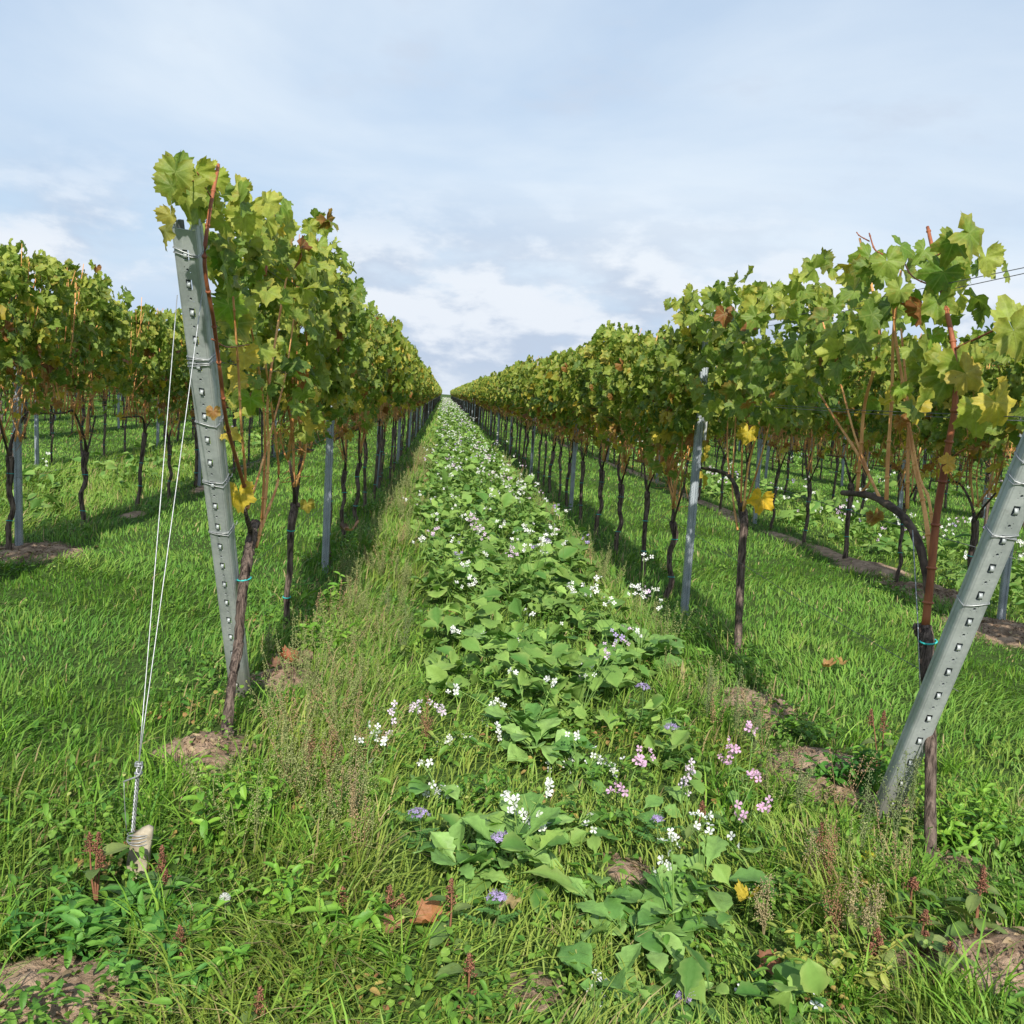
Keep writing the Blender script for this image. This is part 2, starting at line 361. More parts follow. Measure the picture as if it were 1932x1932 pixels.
# ------------------------------------------------------------------ the ground
ROWS = [-.86, 1.82, -3.28, 4.33]+[-3.28-2.55*k for k in range(1, 7)]+[4.33+2.5*k for k in range(1, 8)]
DIRT = []                                     # (x, y, radius x, radius y, mound height)
def dirt_at(px, py, rx, ry, h): p = onground(px, py); DIRT.append((p[0], p[1], rx*1.25, ry*1.25, h))
dirt_at(395, 1435, .10, .16, .06); dirt_at(345, 1430, .06, .06, .02); dirt_at(535, 1290, .14, .13, .05); dirt_at(560, 1250, .10, .10, .04)
dirt_at(1545, 1455, .20, .22, .07); dirt_at(1430, 1330, .13, .22, .05); dirt_at(1620, 1500, .14, .10, .05); dirt_at(1490, 1500, .08, .10, .03)
dirt_at(100, 1890, .24, .12, .04); dirt_at(1870, 1820, .22, .13, .05); dirt_at(1925, 1860, .12, .1, .04); dirt_at(1800, 1620, .07, .07, .02)
dirt_at(1000, 1880, .05, .05, .0); dirt_at(1180, 1640, .06, .06, 0)
dirt_at(60, 1050, .25, .35, .06); dirt_at(1640, 1075, .25, .35, .07); dirt_at(1780, 1130, .22, .35, .07); dirt_at(1900, 1200, .3, .4, .08); dirt_at(1560, 1045, .16, .3, .04)
for yy in np.arange(9, 40, 1.6): DIRT.append((4.33+rng.uniform(-.1, .1), yy, .14, .5, .03)); DIRT.append((-3.28+rng.uniform(-.1, .1), yy+2, .10, .25, .02))
def dirtmask(x, y):
    o = np.zeros_like(x)
    wx = x+.05*wave(x, y, 14, 71)+.02*wave(x, y, 45, 73); wy = y+.05*wave(x, y, 14, 72)+.02*wave(x, y, 45, 74)
    for a, b, rx, ry, h in DIRT: o = np.maximum(o, np.exp(-(((wx-a)/rx)**2+((wy-b)/ry)**2)**1.3*.9))
    return o
def gh(x, y):
    x = np.asarray(x, float); y = np.asarray(y, float)
    o = .018*wave(x, y, 1.7, 3)+.01*wave(x, y, 6, 4)
    for a, b, rx, ry, h in DIRT:
        if h: o = o+h*np.exp(-(((x-a)/rx)**2+((y-b)/ry)**2))
    return o*np.clip((60-y)/30, 0, 1)
def axis(lo, hi, fine_lo, fine_hi, step, grow=1.25):
    a = list(np.arange(fine_lo, fine_hi, step)); d = step; x = fine_hi
    while x < hi: a.append(x); d *= grow; x += d
    a.append(hi); d = step; x = fine_lo-step; b = []
    while x > lo: b.append(x); d *= grow; x -= d
    b.append(lo); return np.array(b[::-1]+a)
gx = axis(-900, 900, -4.5, 5.5, .03); gy = axis(-60, 1500, 1.0, 9, .03)
XX, YY = np.meshgrid(gx, gy); nr, nc = XX.shape
dm = dirtmask(XX, YY)
ZZ = gh(XX, YY)+dm*(.012*np.abs(wave(XX, YY, 60, 8))+.014*wave(XX, YY, 26, 9)+.008*np.abs(wave(XX, YY, 95, 10)))
idx = np.arange(nr*nc).reshape(nr, nc); F = np.stack([idx[:-1, :-1], idx[:-1, 1:], idx[1:, 1:], idx[1:, :-1]], -1).reshape(-1, 4)
def ground_mat():
    m, t, b, o = new_mat('turf_and_soil'); tcn = t.nodes.new('ShaderNodeTexCoord'); ob = tcn.outputs['Object']
    a = t.nodes.new('ShaderNodeVertexColor'); a.layer_name = 'Col'; sp = t.nodes.new('ShaderNodeSeparateColor'); t.links.new(a.outputs[0], sp.inputs[0])
    n1 = noise(t, ob, 7, 9, .66); n2 = noise(t, ob, 34, 6, .65)
    soil = mixc(t, smooth(t, n1, .34, .66), (.20, .135, .088, 1), (.46, .32, .215, 1))
    soil = mixc(t, smooth(t, n2, .5, .72, 0, .5), soil, (.55, .41, .29, 1))
    turf = mixc(t, smooth(t, n2, .3, .7), (.035, .055, .014, 1), (.085, .15, .03, 1))
    f = smooth(t, math_n(t, 'ADD', sp.outputs[0], math_n(t, 'MULTIPLY', math_n(t, 'SUBTRACT', n2, .5), .6)), .22, .5)
    t.links.new(mixc(t, f, turf, soil), b.inputs['Base Color']); b.inputs['Roughness'].default_value = 1; b.inputs['Specular IOR Level'].default_value = .1
    bn = t.nodes.new('ShaderNodeBump'); bn.inputs['Strength'].default_value = 1; bn.inputs['Distance'].default_value = .02
    t.links.new(math_n(t, 'ADD', n1, n2), bn.inputs['Height']); t.links.new(bn.outputs[0], b.inputs['Normal'])
    return m
gcol = np.repeat(dm.reshape(-1, 1), 3, 1)
g_o = mesh_obj('ground', np.stack([XX, YY, ZZ], -1).reshape(-1, 3), F, ground_mat(), None, gcol)
tag(g_o, kind='structure')

# ------------------------------------------------------------------ grass
def keepview(x, y, m=.9): return abs(x-.25*0) < (.62*y+m)
def blades(x, y, h, w, lean, ang, col, near=True):
    n = len(x); z = gh(x, y)-.004; d = np.stack([np.cos(ang), np.sin(ang), np.zeros(n)], 1); s = np.stack([-np.sin(ang), np.cos(ang), np.zeros(n)], 1)
    tw = rng.uniform(-1.2, 1.2, n)[:, None]; s = unit(s*np.cos(tw)+d*np.sin(tw))
    base = np.stack([x, y, z], 1); ts = (0, .38, .72, 1.) if near else (0, .55, 1.)
    ws = (.8, 1., .7, 0) if near else (1., .8, 0); P = []
    for t, q in zip(ts, ws):
        c = base+d*(h*lean*t**1.9)[:, None]+np.array([0, 0, 1.])*(h*(t-.42*np.minimum(lean, 1.3)*t**2.4))[:, None]
        if q: P += [c-s*(w*q*.5)[:, None], c+s*(w*q*.5)[:, None]]
        else: P.append(c)
    V = np.stack(P, 1); k = V.shape[1]
    F = np.array([(0, 1, 3), (0, 3, 2), (2, 3, 5), (2, 5, 4), (4, 5, 6)] if near else [(0, 1, 3), (0, 3, 2), (2, 3, 4)])
    FF = (F[None]+(np.arange(n)*k)[:, None, None]).reshape(-1, 3)
    sh = np.ones(k)
    K = (col[:, None]*sh[None, :, None]).reshape(-1, 3)
    return V.reshape(-1, 3), FF, K
def zone(x, y):
    """0 mown alley, 1 rough centre alley, 2 under a row, 3 flower strip"""
    z = np.zeros(len(x), int)
    for k, r in enumerate(ROWS[:4]): z[abs(x-r-.05*wave(y, y*.3, 2., k)) < .3] = 2
    c = (x > -.60) & (x < 1.5); z[c] = 1
    z[c & (x > -.12+.1*wave(y, y, 1.1, 5)) & (x < 1.28+.1*wave(y, y, 1.2, 6)) & (y > 2.2)] = 3
    z[(x > 4.65) & (x < 6.6)] = 3; z[(x < -3.6) & (x > -5.6)] = 1
    z[(y < 4.0+.35*wave(x, x, 1.5, 2)) & (z == 0)] = 4
    return z
def grass_field(n_tot):
    # density falls with distance, blades grow a little wider
    D = 1.5*(170/1.5)**rng.uniform(0, 1, n_tot*3)**1.0
    x = rng.uniform(-1, 1, len(D))*(.62*D+1.1); keep = rng.uniform(0, 1, len(D)) < np.clip((.62*D+1.1)/(.62*D+1.1).max()*20, .25, 1)
    return x[keep][:n_tot], D[keep][:n_tot]
GB = MB()
AX0, AY0 = onground(256, 1655)[:2]
def add_grass(x, y):
    z = zone(x, y); dmk = dirtmask(x, y)
    keep = (rng.uniform(0, 1, len(x)) > dmk*1.7-.12) & ~((z == 3) & (rng.uniform(0, 1, len(x)) < .45)) & ~((z == 2) & (rng.uniform(0, 1, len(x)) < .3))
    x, y, z = x[keep], y[keep], z[keep]; n = len(x); dmk2 = np.maximum(dirtmask(x, y+.07), dirtmask(x, y+.17)); dmk2 = np.maximum(dmk2, np.exp(-((x-AX0)/.10)**4-((y-AY0+.16)/.24)**4))
    p1 = wave(x, y, 2.2, 11); p2 = wave(x, y, 7, 12); p3 = wave(x, y, .7, 13)
    h = np.select([z == 0, z == 1, z == 2, z == 3, z == 4], [.068, .15, .12, .09, .13])*(1-.75*np.clip(dmk2, 0, 1))*(1+.35*p1+.25*p2)*rng.uniform(.55, 1.35, n)
    h = np.clip(h, .025, .34)
    w = (.0026+.0024*rng.uniform(0, 1, n))*(1+y/7)
    h = h*(1+np.clip(y-20, 0, 100)/120)
    ang = 2.2*wave(x, y, 1.6, 14)+rng.normal(0, .9, n)+.6; lean = np.abs(rng.normal(.55, .35, n))+.35*np.clip(p1, 0, 1)
    g1 = np.array([.07, .195, .024]); g2 = np.array([.165, .325, .045]); g3 = np.array([.34, .38, .075]); dry = np.array([.42, .34, .16])
    t = np.clip(.45+.25*p1+.2*p3+rng.normal(0, .25, n), 0, 1)[:, None]
    col = g1*(1-t)+g2*t
    yel = np.clip(np.where((z == 1) | (z == 3), .28, .05)+.25*p2*.5+.22*(y < 4.5)*(p3 > -.3)+rng.normal(0, .15, n), 0, .85)[:, None]; col = col*(1-yel)+g3*yel
    dr = rng.uniform(0, 1, n) < np.select([z == 1, z == 2, z == 4], [.12, .12, .11], .02); col[dr] = dry*rng.uniform(.6, 1.1, (dr.sum(), 1))
    for nearm in (True, False):
        m = (y < 11) if nearm else (y >= 11)
        if m.any(): GB.add(*blades(x[m], y[m], h[m], w[m], lean[m], ang[m], col[m], nearm))
x, y = grass_field(400000); add_grass(x, y)
# tussocks of long arching blades in the foreground
nt_ = 300; D = rng.uniform(1.7, 6.5, nt_); tx = rng.uniform(-1, 1, nt_)*(.62*D+.5); ok = (dirtmask(tx, D) < .3) & ~((tx > .0) & (tx < 1.1)) & ~((D > 4.5) & (abs(tx-.4) > 1.2)); tx, D = tx[ok], D[ok]
per = 30; X2 = np.repeat(tx, per)+rng.normal(0, .03, len(tx)*per); Y2 = np.repeat(D, per)+rng.normal(0, .03, len(tx)*per); n = len(X2)
an = rng.uniform(0, 6.28, n); hh = rng.uniform(.13, .27, n)*np.repeat(rng.uniform(.6, 1.15, len(tx)), per)
tt = rng.uniform(0, 1, (n, 1)); GB.add(*blades(X2, Y2, hh, rng.uniform(.0035, .0075, n), rng.uniform(.3, 1.2, n), an, np.array([.08, .21, .015])*(1-tt)+np.array([.24, .40, .05])*tt, True))
go = GB.build('grass', M_GRASS); tag(go, 'green grass covering the alleys between the vine rows', 'grass', kind='stuff')

# ------------------------------------------------------------------ low weeds between the grass
WB = MB()
def weed_patch(cx, cy, n, rad, hgt, size, tpl, c1, c2, flat=.5):
    a = rng.uniform(0, 6.28, n); r = rad*np.sqrt(rng.uniform(0, 1, n)); x = cx+r*np.cos(a); y = cy+r*np.sin(a)
    z = gh(x, y)+hgt*rng.uniform(.15, 1, n)*(1-.5*(r/rad)**2)
    tip = np.stack([np.cos(a), np.sin(a), rng.uniform(-.2, .8, n)], 1)+rng.normal(0, .35, (n, 3)); t = rng.uniform(0, 1, (n, 1))
    scatter(WB, tpl, np.stack([x, y, z], 1), tip, np.array([0, 0, 1.])+rng.normal(0, .3, (n, 3)), size*rng.uniform(.4, 1.25, n), np.array(c1)*(1-t)+np.array(c2)*t)
def grow_weeds():
    n = 2600; D = 1.7*(45/1.7)**rng.uniform(0, 1, n); X = rng.uniform(-1, 1, n)*(.6*D+.6); z = zone(X, D); dk = dirtmask(X, D)
    for i in range(n):
        pr = {0: .16, 1: .9, 2: .8, 3: .7, 4: .6}[int(z[i])]*(1-.8*dk[i])
        if rng.uniform() > pr: continue
        k = rng.uniform(); sc = 1+D[i]/14; m = int(rng.integers(18, 46)*(1. if D[i] < 14 else .6))
        if k < .5: weed_patch(X[i], D[i], m, .09*sc, .11 if z[i] else .04, .022*sc, SMALL, (.07, .18, .02), (.20, .33, .045))
        elif k < .8: weed_patch(X[i], D[i], m, .08*sc, .17 if z[i] else .04, .034*sc, LANCE, (.06, .17, .02), (.17, .32, .04))
        elif k < .92: weed_patch(X[i], D[i], m, .12*sc, .16 if z[i] else .03, .012*sc, SMALL, (.17, .27, .05), (.40, .42, .13))
        elif z[i] and D[i] < 7: weed_patch(X[i], D[i], m, .09*sc, .09, .020*sc, OVATE, (.28, .13, .06), (.46, .36, .10))
grow_weeds()
def feathery(x, y, h, col, k=60, fan=5):      # seed panicles: thin stalks carrying many little grains
    base = np.array([x, y, float(gh(x, y))])
    for j in range(fan):
        tipd = unit(np.array([rng.normal(0, .25), rng.normal(0, .2), 1.])); L = h*rng.uniform(.65, 1.1)
        WB.add(*tube([base, base+tipd*L*.5+rng.normal(0, .01, 3), base+tipd*L], [.0016, .0013, .0008], 3, cap=False), np.array(col)*.7)
        t = rng.uniform(.35, 1, k); p = base+tipd*(L*t)[:, None]+rng.normal(0, .011, (k, 3))*(1.25-t)[:, None]
        scatter(WB, GRAIN, p, rdir(k), rdir(k), rng.uniform(.0022, .0042, k)*(1+y/18), np.array(col)*rng.uniform(.7, 1.25, (k, 1)))
for i in range(240):
    D = 3.0*(26/3.0)**rng.uniform(); X = rng.uniform(-.72, -.15) if rng.uniform() < .75 else rng.uniform(1.3, 1.6)
    feathery(X, D, rng.uniform(.2, .36), (.36, .40, .15) if rng.uniform() < .82 else (.46, .33, .17), 40, 4)
wo_ = WB.build('weeds', M_WEED); tag(wo_, 'low leafy weeds and pale seed heads growing through the grass', 'weeds', kind='stuff')

# crumbs of earth and dry litter on the bare patches
SB = MB(); LB = MB()
for a, b, rx, ry, h in DIRT:
    if b > 9: continue
    n = int(60+900*rx*ry*10); x = a+rng.normal(0, .6, n)*rx; y = b+rng.normal(0, .6, n)*ry; sz = .003+.010*rng.uniform(0, 1, n)**3
    scatter(SB, GRAIN, np.stack([x, y, gh(x, y)+.006+sz*.3], 1), rdir(n), rdir(n), sz, np.array([.3, .21, .14]))
    n = int(12+300*rx*ry); x = a+rng.normal(0, .7, n)*rx; y = b+rng.normal(0, .7, n)*ry; d_ = rng.normal(0, 1, (n, 3)); d_[:, 2] *= .25
    scatter(LB, LANCE, np.stack([x, y, gh(x, y)+.015], 1), d_, np.array([0, 0, 1.])+rng.normal(0, .2, (n, 3)), rng.uniform(.02, .06, n), np.array([.42, .31, .18])*rng.uniform(.5, 1.1, (n, 1)))
tag(SB.build('soil_crumbs', M_SOIL, None, False), 'loose crumbs of earth on the bare soil patches', 'soil', kind='stuff')
tag(LB.build('leaf_litter', M_WEED), 'dry straw and leaf litter on the bare soil patches', 'litter', kind='stuff')

# ------------------------------------------------------------------ trellis posts
def cbox(mb, lo, hi, c=(.5, .5, .5)):
    (a, b, d), (e, f, g) = lo, hi
    V = [(x, y, z) for x in (a, e) for y in (b, f) for z in (d, g)]
    mb.add(V, [(0, 1, 3, 2), (4, 6, 7, 5), (0, 4, 5, 1), (2, 3, 7, 6), (0, 2, 6, 4), (1, 5, 7, 3)], c)
def holed_web(L, w, pitch, z0):
    """front web of a C profile in the XZ plane (y = 0): slots and round holes are real openings"""
    V = []; F = []
    def v(x, z): V.append((x, 0, z)); return len(V)-1
    def quad(x0, z0_, x1, z1): F.append((v(x0, z0_), v(x1, z0_), v(x1, z1), v(x0, z1)))
    a = .0105; z = 0.; holes = []
    k = 0; zc = z0
    while zc < L-.05: holes.append((zc, 'slot' if k % 2 == 0 else 'round')); zc += pitch/2; k += 1
    cur = 0.
    for zc, kd in holes:
        hh = .018 if kd == 'slot' else a
        quad(-w/2, cur, -a, zc-hh); quad(-a, cur, a, zc-hh); quad(a, cur, w/2, zc-hh)
        quad(-w/2, zc-hh, -a, zc+hh); quad(a, zc-hh, w/2, zc+hh)
        if kd == 'round':
            r = .0048; n = 12; ring = [v(r*math.cos(t), zc+r*math.sin(t)) for t in np.linspace(0, 2*np.pi, n, endpoint=False)]
            sq = []
            for t in np.linspace(0, 2*np.pi, n, endpoint=False):
                c, s = math.cos(t), math.sin(t); q = a/max(abs(c), abs(s)); sq.append(v(q*c, zc+q*s))
            for i in range(n): F.append((ring[i], sq[i], sq[(i+1) % n], ring[(i+1) % n]))
        cur = zc+hh
    quad(-w/2, cur, -a, L); quad(-a, cur, a, L); quad(a, cur, w/2, L)
    return np.array(V), np.array(F), holes
def solid(o, th):
    m = o.modifiers.new('thickness', 'SOLIDIFY'); m.thickness = th; m.offset = 0; return o
def end_post(label, foot, top, width, twist, open_back=True):
    """leaning rolled-steel end post with hook slots; the web faces outward towards the camera"""
    foot = np.array(foot, float); top = np.array(top, float); ax = top-foot; L = np.linalg.norm(ax)+.25; ax = unit(ax)
    foot = foot-ax*.25
    side = unit(np.cross(ax, np.array([0, -1., .3]))); side = unit(side)
    out = unit(np.cross(side, ax));  out = out if out[1] < 0 else -out
    Mr = Matrix((side, -out, ax)).transposed()  # local x = side, y = inward, z = up the post
    if Mr.determinant() < 0: side = -side; Mr = Matrix((side, -out, ax)).transposed()
    Mr = Mr @ Matrix.Rotation(twist, 3, 'Z')
    root = thing('end_post', label, 'post'); root.matrix_world = Matrix.Translation(foot) @ Mr.to_4x4()
    V, F_, holes = holed_web(L, width*.80, .108, .36)
    mb = MB(); F3 = F_
    mb.add(V, F3)
    w = width/2; h = width*.70; pts = [(-w*.8, 0), (-w*.93, .003), (-w, .010), (-w, h*.5), (-w*.93, h*.56), (-w*.93, h*.68), (-w, h*.74), (-w, h), (-w*.9, h+.006), (-w*.55, h+.006)]
    for sgn in (1, -1):
        P0 = [(x*sgn, y) for x, y in pts]
        for i in range(len(P0)-1):
            (a, b), (c, d) = P0[i], P0[i+1]; q = [(a, b, 0), (c, d, 0), (c, d, L), (a, b, L)]
            mb.add(q, [(0, 1, 2, 3)] if sgn < 0 else [(3, 2, 1, 0)])
    # tear the shared top of the flanges: two ears above the web
    for sgn in (1, -1):
        ear = [(sgn*w, .012, L), (sgn*w, h*.85, L), (sgn*w, h*.8, L+.022), (sgn*w*.98, .016, L+.026), (sgn*w*.6, .001, L), (sgn*w*.75, .004, L+.02)]
        mb.add(ear, [(0, 1, 2, 3), (4, 0, 3, 5)])
    solid(mb.build('profile', M_GALV, root, False), .003)
    for zc, kd in holes:
        if kd != 'slot': continue
        tb = MB(); P = []
        for t in np.linspace(0, 1, 6):
            yy = -.009*math.sin(t*math.pi); P.append((0, yy, zc+.010-.024*t))
        Vt = []
        for p in P: Vt += [(-.0062, p[1], p[2]), (.0062, p[1], p[2])]
        tb.add(Vt, [(2*i, 2*i+1, 2*i+3, 2*i+2) for i in range(5)])
        solid(tb.build('hook', M_GALV, root, True), .0018)
    return root, L, width, h
def wrap(root, z, width, h, turns, seed=0):
    g = np.random.default_rng(seed); w = width/2+.003; P = []
    for k in range(turns):
        dz = k*.011+g.uniform(-.003, .003); sl = g.uniform(-.012, .012)
        for (a, b) in ((-w, h), (-w, h*.4), (-w*.9, -.004), (-w*.3, -.006), (w*.3, -.006), (w*.9, -.004), (w, h*.4), (w, h), (w*.3, h+.012), (-w*.3, h+.012)):
            P.append((a, b, z+dz+sl*a/w+g.uniform(-.0015, .0015)))
    P.append((-w, h, z+turns*.011))
    mb = MB(); mb.add(*tube(P, .0019, 5)); t = g.uniform(-1, 1)      # twisted tail round the side
    Q = [(w*math.cos(.2)+.002*math.cos(q*1.7), h*.4+.01*q*.8, z+.003*math.sin(q*1.7)-.002*q*t) for q in np.linspace(0, 9, 30)]
    mb.add(*tube(Q, .0016, 4)); mb.build('wire_wrap', M_WIRE, root)
LX, RX = -.875, 1.76
l_foot = onrow(449, 1345, LX); l_foot[2] = 0; l_top = onrow(345, 432, LX)
lp, lL, lw, lh = end_post('leaning galvanised end post of the row left of the flowers, wrapped with wire', l_foot, l_top, .083, -.16)
ldir = unit(l_top-l_foot)
def on_left(py):                              # how far up the left end post a photo height is
    best = min(np.linspace(0, 2.6, 400), key=lambda s: abs(project(l_foot+ldir*s)[1]-py)); return best+.25
for k, (py, n) in enumerate(((480, 2), (688, 4), (800, 1), (912, 2), (1008, 2))): wrap(lp, on_left(py), lw, lh, n, k)
r_foot = onrow(1665, 1585, RX); r_foot[2] = 0
rd = onrow(1905, 990, RX); rdir_ = unit(rd-r_foot); r_top = r_foot+rdir_*2.35
rp, rL, rw, rh = end_post('leaning galvanised end post cut by the right edge of the photo', r_foot, r_top, .080, -.10)
def on_right(py):
    best = min(np.linspace(0, 2.2, 400), key=lambda s: abs(project(r_foot+rdir_*s)[1]-py)); return best+.25
for k, (py, n) in enumerate(((1140, 1), (1015, 2), (880, 2))): wrap(rp, on_right(py), rw, rh, n, k+8)
for z in (1.75, 2.1): wrap(rp, z, rw, rh, 2, int(z*10))

def profile_mat():
    m, t, b, o = new_mat('punched_steel'); tcn = t.nodes.new('ShaderNodeTexCoord'); ob = tcn.outputs['Object']
    vr = t.nodes.new('ShaderNodeTexVoronoi'); vr.inputs['Scale'].default_value = 1.; vr.inputs['Randomness'].default_value = 0.
    mp = t.nodes.new('ShaderNodeMapping'); mp.inputs['Scale'].default_value = (95, 95, 62); mp.inputs['Rotation'].default_value = (0, .6, 0); t.links.new(ob, mp.inputs[0]); t.links.new(mp.outputs[0], vr.inputs['Vector'])
    big = noise(t, ob, 6, 5, .6)
    c = mixc(t, smooth(t, big, .3, .7), (.28, .31, .34, 1), (.44, .48, .51, 1)); c = mixc(t, smooth(t, vr.outputs['Distance'], .25, .42, .55, 0), c, (.10, .12, .14, 1))
    t.links.new(c, b.inputs['Base Color']); b.inputs['Metallic'].default_value = .35; b.inputs['Roughness'].default_value = .5
    return m
M_PUNCH = profile_mat()
def line_post_mesh(L=2.25):
    w = .026; d = .034; pts = [(-w*.75, d+.004), (-w, d), (-w, .004), (-w*.8, 0), (-w*.38, 0), (-w*.2, .008), (w*.2, .008), (w*.38, 0), (w*.8, 0), (w, .004), (w, d), (w*.75, d+.004)]
    mb = MB(); V = []; zs = [-.2, L]
    for z in zs: V += [(x, y, z) for x, y in pts]
    k = len(pts); mb.add(V, [(i, i+1, k+i+1, k+i) for i in range(k-1)]); F_ = []
    for s in (-1, 1):                          # hook teeth along both edges
        for z in np.arange(.5, L, .1): cbox(mb, (s*w-.004*(s < 0)-.001, .010, z), (s*w+.004*(s > 0)+.001, .020, z+.022))
    return mb
pm = line_post_mesh()
proto_post = thing('trellis_post', 'x', 'post', (0, 0, 0)); po = pm.build('profile', M_PUNCH, proto_post, False); solid(po, .0022)
me_post = po.data
# the clip that hangs on the first line post of two rows
def add_clip(root):
    mb = MB(); cbox(mb, (.030, -.004, 1.30), (.050, .002, 1.47)); cbox(mb, (.0, -.006, 1.455), (.052, .006, 1.485))
    a = mb.build('clip', M_CLIP, root, False); bm = a.modifiers.new('edge', 'BEVEL'); bm.width = .002
ROWNAME = {-.86: 'the row left of the flower strip', 1.82: 'the row right of the flower strip', -3.28: 'the second row to the left', 4.33: 'the second row to the right'}
ORD = ['first', 'second', 'third', 'fourth', 'fifth', 'sixth', 'seventh', 'eighth', 'ninth', 'tenth', 'eleventh', 'twelfth']
def in_view(x, y, z, m=60): p = project((x, y, z)); return p[2] > 0 and -m < p[0] < 1932+m
post_pos = []
PY = {-.86: [8.27, 14.9], 1.82: [7.1, 13.9], -3.28: [8.25, 14.3], 4.33: [7.4, 13.75]}
for r in ROWS:
    ys = list(PY.get(r, [9.5+rng.uniform(-2, 2)])); 
    if r not in (-.86, 1.82): ys = ([ys[0]-6.2] if ys[0] > 9 else [])+ys
    far = 260 if r in ROWNAME else 200
    while ys[-1] < far: ys.append(ys[-1]+6.25)
    k = 0
    for yv in ys:
        v = in_view(r, yv, 1.0)
        post_pos.append((yv, r, v, k if v else -1)); k += v
vis = sorted([p for p in post_pos if p[2]], key=lambda p: p[0])
things_posts = vis[:190]; rest_posts = vis[190:]+[p for p in post_pos if not p[2] and p[0] > 3]
near_out = [p for p in rest_posts if p[0] < 14]; rest_posts = [p for p in rest_posts if p[0] >= 14]
used = False
for (yv, r, v, k) in things_posts+near_out:
    rn = ROWNAME.get(r)
    if rn and 0 <= k < 8: lb, grp = f'{ORD[k]} slim grey steel post along {rn}', None
    elif rn: lb, grp = f'small distant steel post farther down {rn}', f'distant posts in {rn}'
    elif r < 0: lb, grp = 'slim steel post glimpsed under the vines beyond the second row to the left', 'posts of the far left rows'
    else: lb, grp = 'slim steel post glimpsed under the vines beyond the second row to the right', 'posts of the far right rows'
    if v is False: lb, grp = 'slim steel line post of a neighbouring row beside the camera', 'posts beside the camera'
    if not used: root = proto_post; used = True
    else:
        root = proto_post.copy(); C.objects.link(root); c = po.copy(); C.objects.link(c); c.parent = root
    root.location = (r+rng.normal(0, .02), yv, 0); root.rotation_euler = (rng.normal(0, .015), -.012+rng.normal(0, .014), rng.choice([0, 0, .3, -.2]))
    root['label'] = lb; root['category'] = 'post'
    if grp: root['group'] = grp
    elif 'group' in root: del root['group']
    if rn and k == 0 and r in (1.82, -3.28): add_clip(root)
RB = MB()
for (yv, r, v, k) in rest_posts: cbox(RB, (r-.025, yv-.02, 0), (r+.025, yv+.02, 2.2))
if RB.n: tag(RB.build('distant_posts', M_GALV2, None, False), 'thin steel posts of the farthest vine rows', 'posts', kind='stuff')

# ------------------------------------------------------------------ wires
for r in (-.86, 1.82, -3.28, 4.33):
    for z, nm in ((.62, 'lowest'), (1.12, 'fruiting'), (1.55, 'middle'), (2.02, 'topmost')):
        y0 = {-.86: 3.4 if z > 1.5 else 4.1, 1.82: 2.6 if z > 1.5 else 3.3}.get(r, 4.)
        if r == 1.82:                              # starts on the end post
            s = (z)/rdir_[2]; y0 = (r_foot+rdir_*s)[1]
        if r == -.86:
            s = z/ldir[2]; y0 = (l_foot+ldir*s)[1]
        ys = np.concatenate([np.arange(y0, 30, 1.5), np.arange(30, 250, 12.)]); P = [(r+.02*math.sin(q*.9+z)*(q > y0+.5), q, z+.012*math.sin(q*.8+r)) for q in ys]
        mb = MB()
        if z > 1.4:
            mb.add(*tube([(a+.03*min(1, (b-y0)), b, c) for a, b, c in P], .0015, 4)); mb.add(*tube([(a-.03*min(1, (b-y0)), b, c+.012) for a, b, c in P], .0015, 4))
        else: mb.add(*tube(P, .0015, 4))
        tag(mb.build('trellis_wire', M_DWIRE), f'{nm} trellis wire running along {ROWNAME[r]}', 'wire', None)

# guy wire of the left end post and its anchor
ax_ = onground(256, 1655); ax_ = np.array([ax_[0], ax_[1], 0.]); AX = ax_[0]
root = thing('anchor_block', 'small pale concrete anchor block in the grass at the foot of the guy wire', 'anchor', (AX, ax_[1], 0))
mb = MB(); nseg = 7
for k in range(nseg):
    pass
ring = []
zs = [-.05, .02, .07, .12, .146, .155]; ws = [.034, .034, .031, .032, .028, .014]
V = []; n = 10
for z, w in zip(zs, ws):
    for t in np.linspace(0, 2*np.pi, n, endpoint=False):
        q = w/max(abs(math.cos(t)), abs(math.sin(t)))**.75; V.append((q*math.cos(t)*rng.uniform(.92, 1.06)+.012*z/.1, q*math.sin(t)*.8*rng.uniform(.92, 1.06), z+.01*math.cos(t)*(z > .1)))
V.append((0.015, 0, .157)); F_ = []
for k in range(len(zs)-1):
    for j in range(n): F_.append((k*n+j, k*n+(j+1) % n, (k+1)*n+(j+1) % n, (k+1)*n+j))
F3 = [(a, b, c) for a, b, c, d in F_]+[(a, c, d) for a, b, c, d in F_]+[((len(zs)-1)*n+j, (len(zs)-1)*n+(j+1) % n, len(V)-1) for j in range(n)]
mb.add(V, F3); mb.build('block', M_STONE, root)
mb = MB()
for k in range(4): mb.add(*tube([(.036*math.cos(t)+.008, .030*math.sin(t), .118+.006*k+.006*math.sin(t+k)) for t in np.linspace(0, 6.6, 16)], .0014, 5))
mb.build('wire_collar', M_WIRE, root)
kn = onrow(262, 1440, AX); lowp = onrow(240, 1572, AX); lowp2 = np.array([AX-.012, ax_[1], .14])
root = thing('guy_wire', 'double steel guy wire running from the left end post down to the anchor', 'wire', tuple(kn))
def rel(P): return np.asarray(P)-kn
a1 = onrow(331, 545, LX-.045); a2 = onrow(379, 548, LX+.045)
a1 = l_foot+ldir*(on_left(560)-.25)+np.array([-.045, -.0, 0]); a2 = l_foot+ldir*(on_left(548)-.25)+np.array([.045, -.02, 0])
